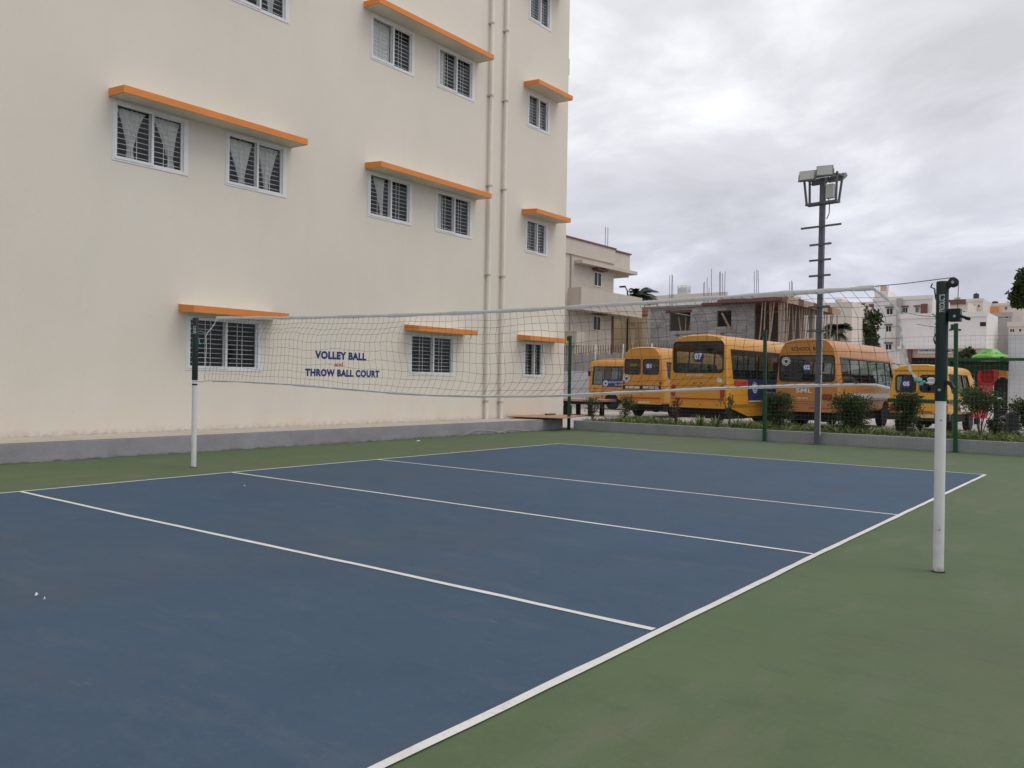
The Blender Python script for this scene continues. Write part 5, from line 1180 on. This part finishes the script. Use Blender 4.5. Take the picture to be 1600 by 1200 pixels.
MB().box(cxl+.2, 2.2, -.80, -.76, .1, a.z-.05).build('screen_panel', M['play_dark'], ps)
# playground fence with green rail and shade net
GY = 29.5
gf = thing('playground_fence', 'green rail of the playground fence with dark shade netting under it', 'fence', (onY(1545, 600, GY).x, GY, 0)); a = onY(1482, 562, GY); b = onY(1650, 567, GY); gx = gf.location.x
MB().bar((a.x-gx, 0, a.z), (b.x-gx, 0, a.z+.0), .11, .11).build('rail', M['fence_green'], gf)
for u in (a.x-gx, 3.2): MB().box(u-.05, u+.05, -.05, .05, 0, a.z-.06).build('post', M['fence_green'], gf)
c = onY(1576, 570, GY); mb = MB(); rows = []
for j in range(5): rows.append([(a.x-gx+(c.x-a.x)*i/16, .08+.04*math.sin(i*1.3+j), a.z-.06-.36*j/4-.03*math.sin(i*.9)*(j/4)) for i in range(17)])
sheet(mb, rows); mb.build('shade_net', M['shade_net'], gf, fix=False, smooth=60)
tp = thing('white_sheet', 'white tarpaulin sheet hanging behind the fence at the right edge', 'tarpaulin', (onY(1600, 600, GY+.6).x, GY+.6, 0)); a = onY(1577, 523, GY+.6); b = onY(1574, 629, GY+.6); tx = tp.location.x
mb = MB(); rows = []
for j in range(13):
    z = a.z+(b.z-a.z)*j/12; x0 = (a.x+(b.x-a.x)*j/12)-tx; rows.append([(x0+2.6*i/14, .05*math.sin(i*.9+j*.25)+.02*math.sin(j*1.7), z-.05*math.sin(i*.8)*(j/12)) for i in range(15)])
sheet(mb, rows); mb.build('sheet', M['sheet_white'], tp, fix=False, smooth=60); MB().tube([(a.x-tx, .03, 0), (a.x-tx+.01, .03, a.z+.05)], .03, 8).build('pole', M['silverish'], tp)

# --- trees
def palm(px, Y, pytop, label, nf, fl_, seed, lean=0):
    top_ = onY(px, pytop, Y); t = thing('palm_tree', label, 'palm', (top_.x, Y, 0), 0, 'palm trees among the houses'); h = top_.z-fl_*.35; rd = random.Random(seed)
    MB().tube([(0, 0, 0), (.1, 0, h*.5), (0, 0, h)], [.2, .16, .14], 8).build('trunk', M['bark'], t, smooth=60); mb = MB()
    for i in range(nf):
        a = rd.uniform(0, 6.28); el = rd.uniform(-.2, 1.2); L = fl_*rd.uniform(.7, 1.05); pts = []
        for j in range(9):
            u = j/8; r = L*u*math.cos(el)*(1); z = h+L*u*math.sin(el)-L*.55*u*u; pts.append(Vector((r*math.cos(a)+lean*u, r*math.sin(a), z)))
        mb.tube(pts, [.03*(1-.8*j/8) for j in range(9)], 3, False)
        side = Vector((-math.sin(a), math.cos(a), 0))
        for j in range(1, 9):
            for k in range(3):
                p = pts[j-1].lerp(pts[j], (k+.5)/3); d = (pts[j]-pts[j-1]).normalized(); l = fl_*.30*math.sin(math.pi*min(1, (j+k/3)/9.3))+.08
                for s in (1, -1):
                    e_ = p+(side*s*.8+d*.7+Vector((0, 0, -.45)))*l; w = d*.05; mb.add([p-w, p+w, e_], [(0, 1, 2)])
    mb.build('fronds', M['leaf_palm'], t, fix=False)
palm(995, 58, 450, 'wind blown dark palm behind the beige house', 26, 2.0, 1, .5)
palm(978, 62, 462, 'small palm fronds just right of the beige house balcony', 10, 1.3, 2, .3)
palm(1309, 55, 505, 'low dark palm at the right end of the propped slab', 24, 1.6, 3)
def tree(name, px, Y, pytop, pybot, wpx, label, n, lf, seed, m, solid=False, zmin=None):
    c = onY(px, (pytop+pybot)/2, Y); tz = onY(px, pytop, Y).z; bz = max(.2, onY(px, pybot, Y).z) if zmin is None else zmin; w = (onY(px+wpx/2, pytop, Y).x-onY(px-wpx/2, pytop, Y).x)/2
    t = thing(name, label, 'tree', (c.x, Y, 0), 0, 'trees between the houses'); rd = random.Random(seed); h = tz-bz; st = MB(); cl = []
    st.tube([(0, 0, 0), (.05, .02, bz+.1), (.0, .1, bz+h*.6)], [.16, .12, .05], 7)
    for i in range(24):
        d = rdir(rd, .2); e_ = Vector((d.x*w*.75, d.y*w*.75, bz+h*.5+d.z*h*.42)); st.tube([(0, .05, bz+h*rd.uniform(.1, .5)), (e_.x*.5, e_.y*.5, (bz+h*.35+e_.z)/2), e_], [.06, .04, .012], 5, False); cl.append((e_, rd.uniform(.16, .36)))
    st.build('trunk', M['bark'], t, fix=False); mb = MB()
    for i in range(n):
        c_, r_ = rd.choice(cl); d = rdir(rd); p = c_+Vector((d.x*w*r_, d.y*w*r_, d.z*h*.5*r_))*rd.random()**.4; leaf(mb, p, rdir(rd, .1), lf*rd.uniform(.6, 1.3), lf*.55, rd, .4)
    mb.build('crown', m, t, fix=False)
tree('leafy_tree', 1346, 75, 476, 562, 62, 'dark drooping tree between the cream and the white house', 5200, .40, 1, M['leaf_dark'])
tree('leafy_tree', 1622, 40, 415, 506, 88, 'large dark leafy tree cut by the right edge of the picture', 8000, .20, 2, M['leaf_dark'])
tree('leafy_tree', 1512, 60, 545, 590, 42, 'small grey green tree behind the green roof of the slide tower', 1400, .30, 3, M['leaf_mid'])
# street lamp near the palm
q = onY(981, 470, 50); sl_ = thing('street_lamp', 'dark street lamp with a bent arm beside the palm left of the block building', 'street lamp', (q.x, 50, 0)); zt_ = onY(976, 447, 50).z
MB().tube([(0, 0, 0), (0, 0, zt_-.9), (-.08, 0, zt_-.35), (-.28, 0, zt_-.05)], [.08, .07, .05, .045], 8).build('pole', M['black'], sl_); MB().box(-.75, -.25, -.1, .1, zt_-.10, zt_+.02).build('lamp_head', M['black'], sl_)
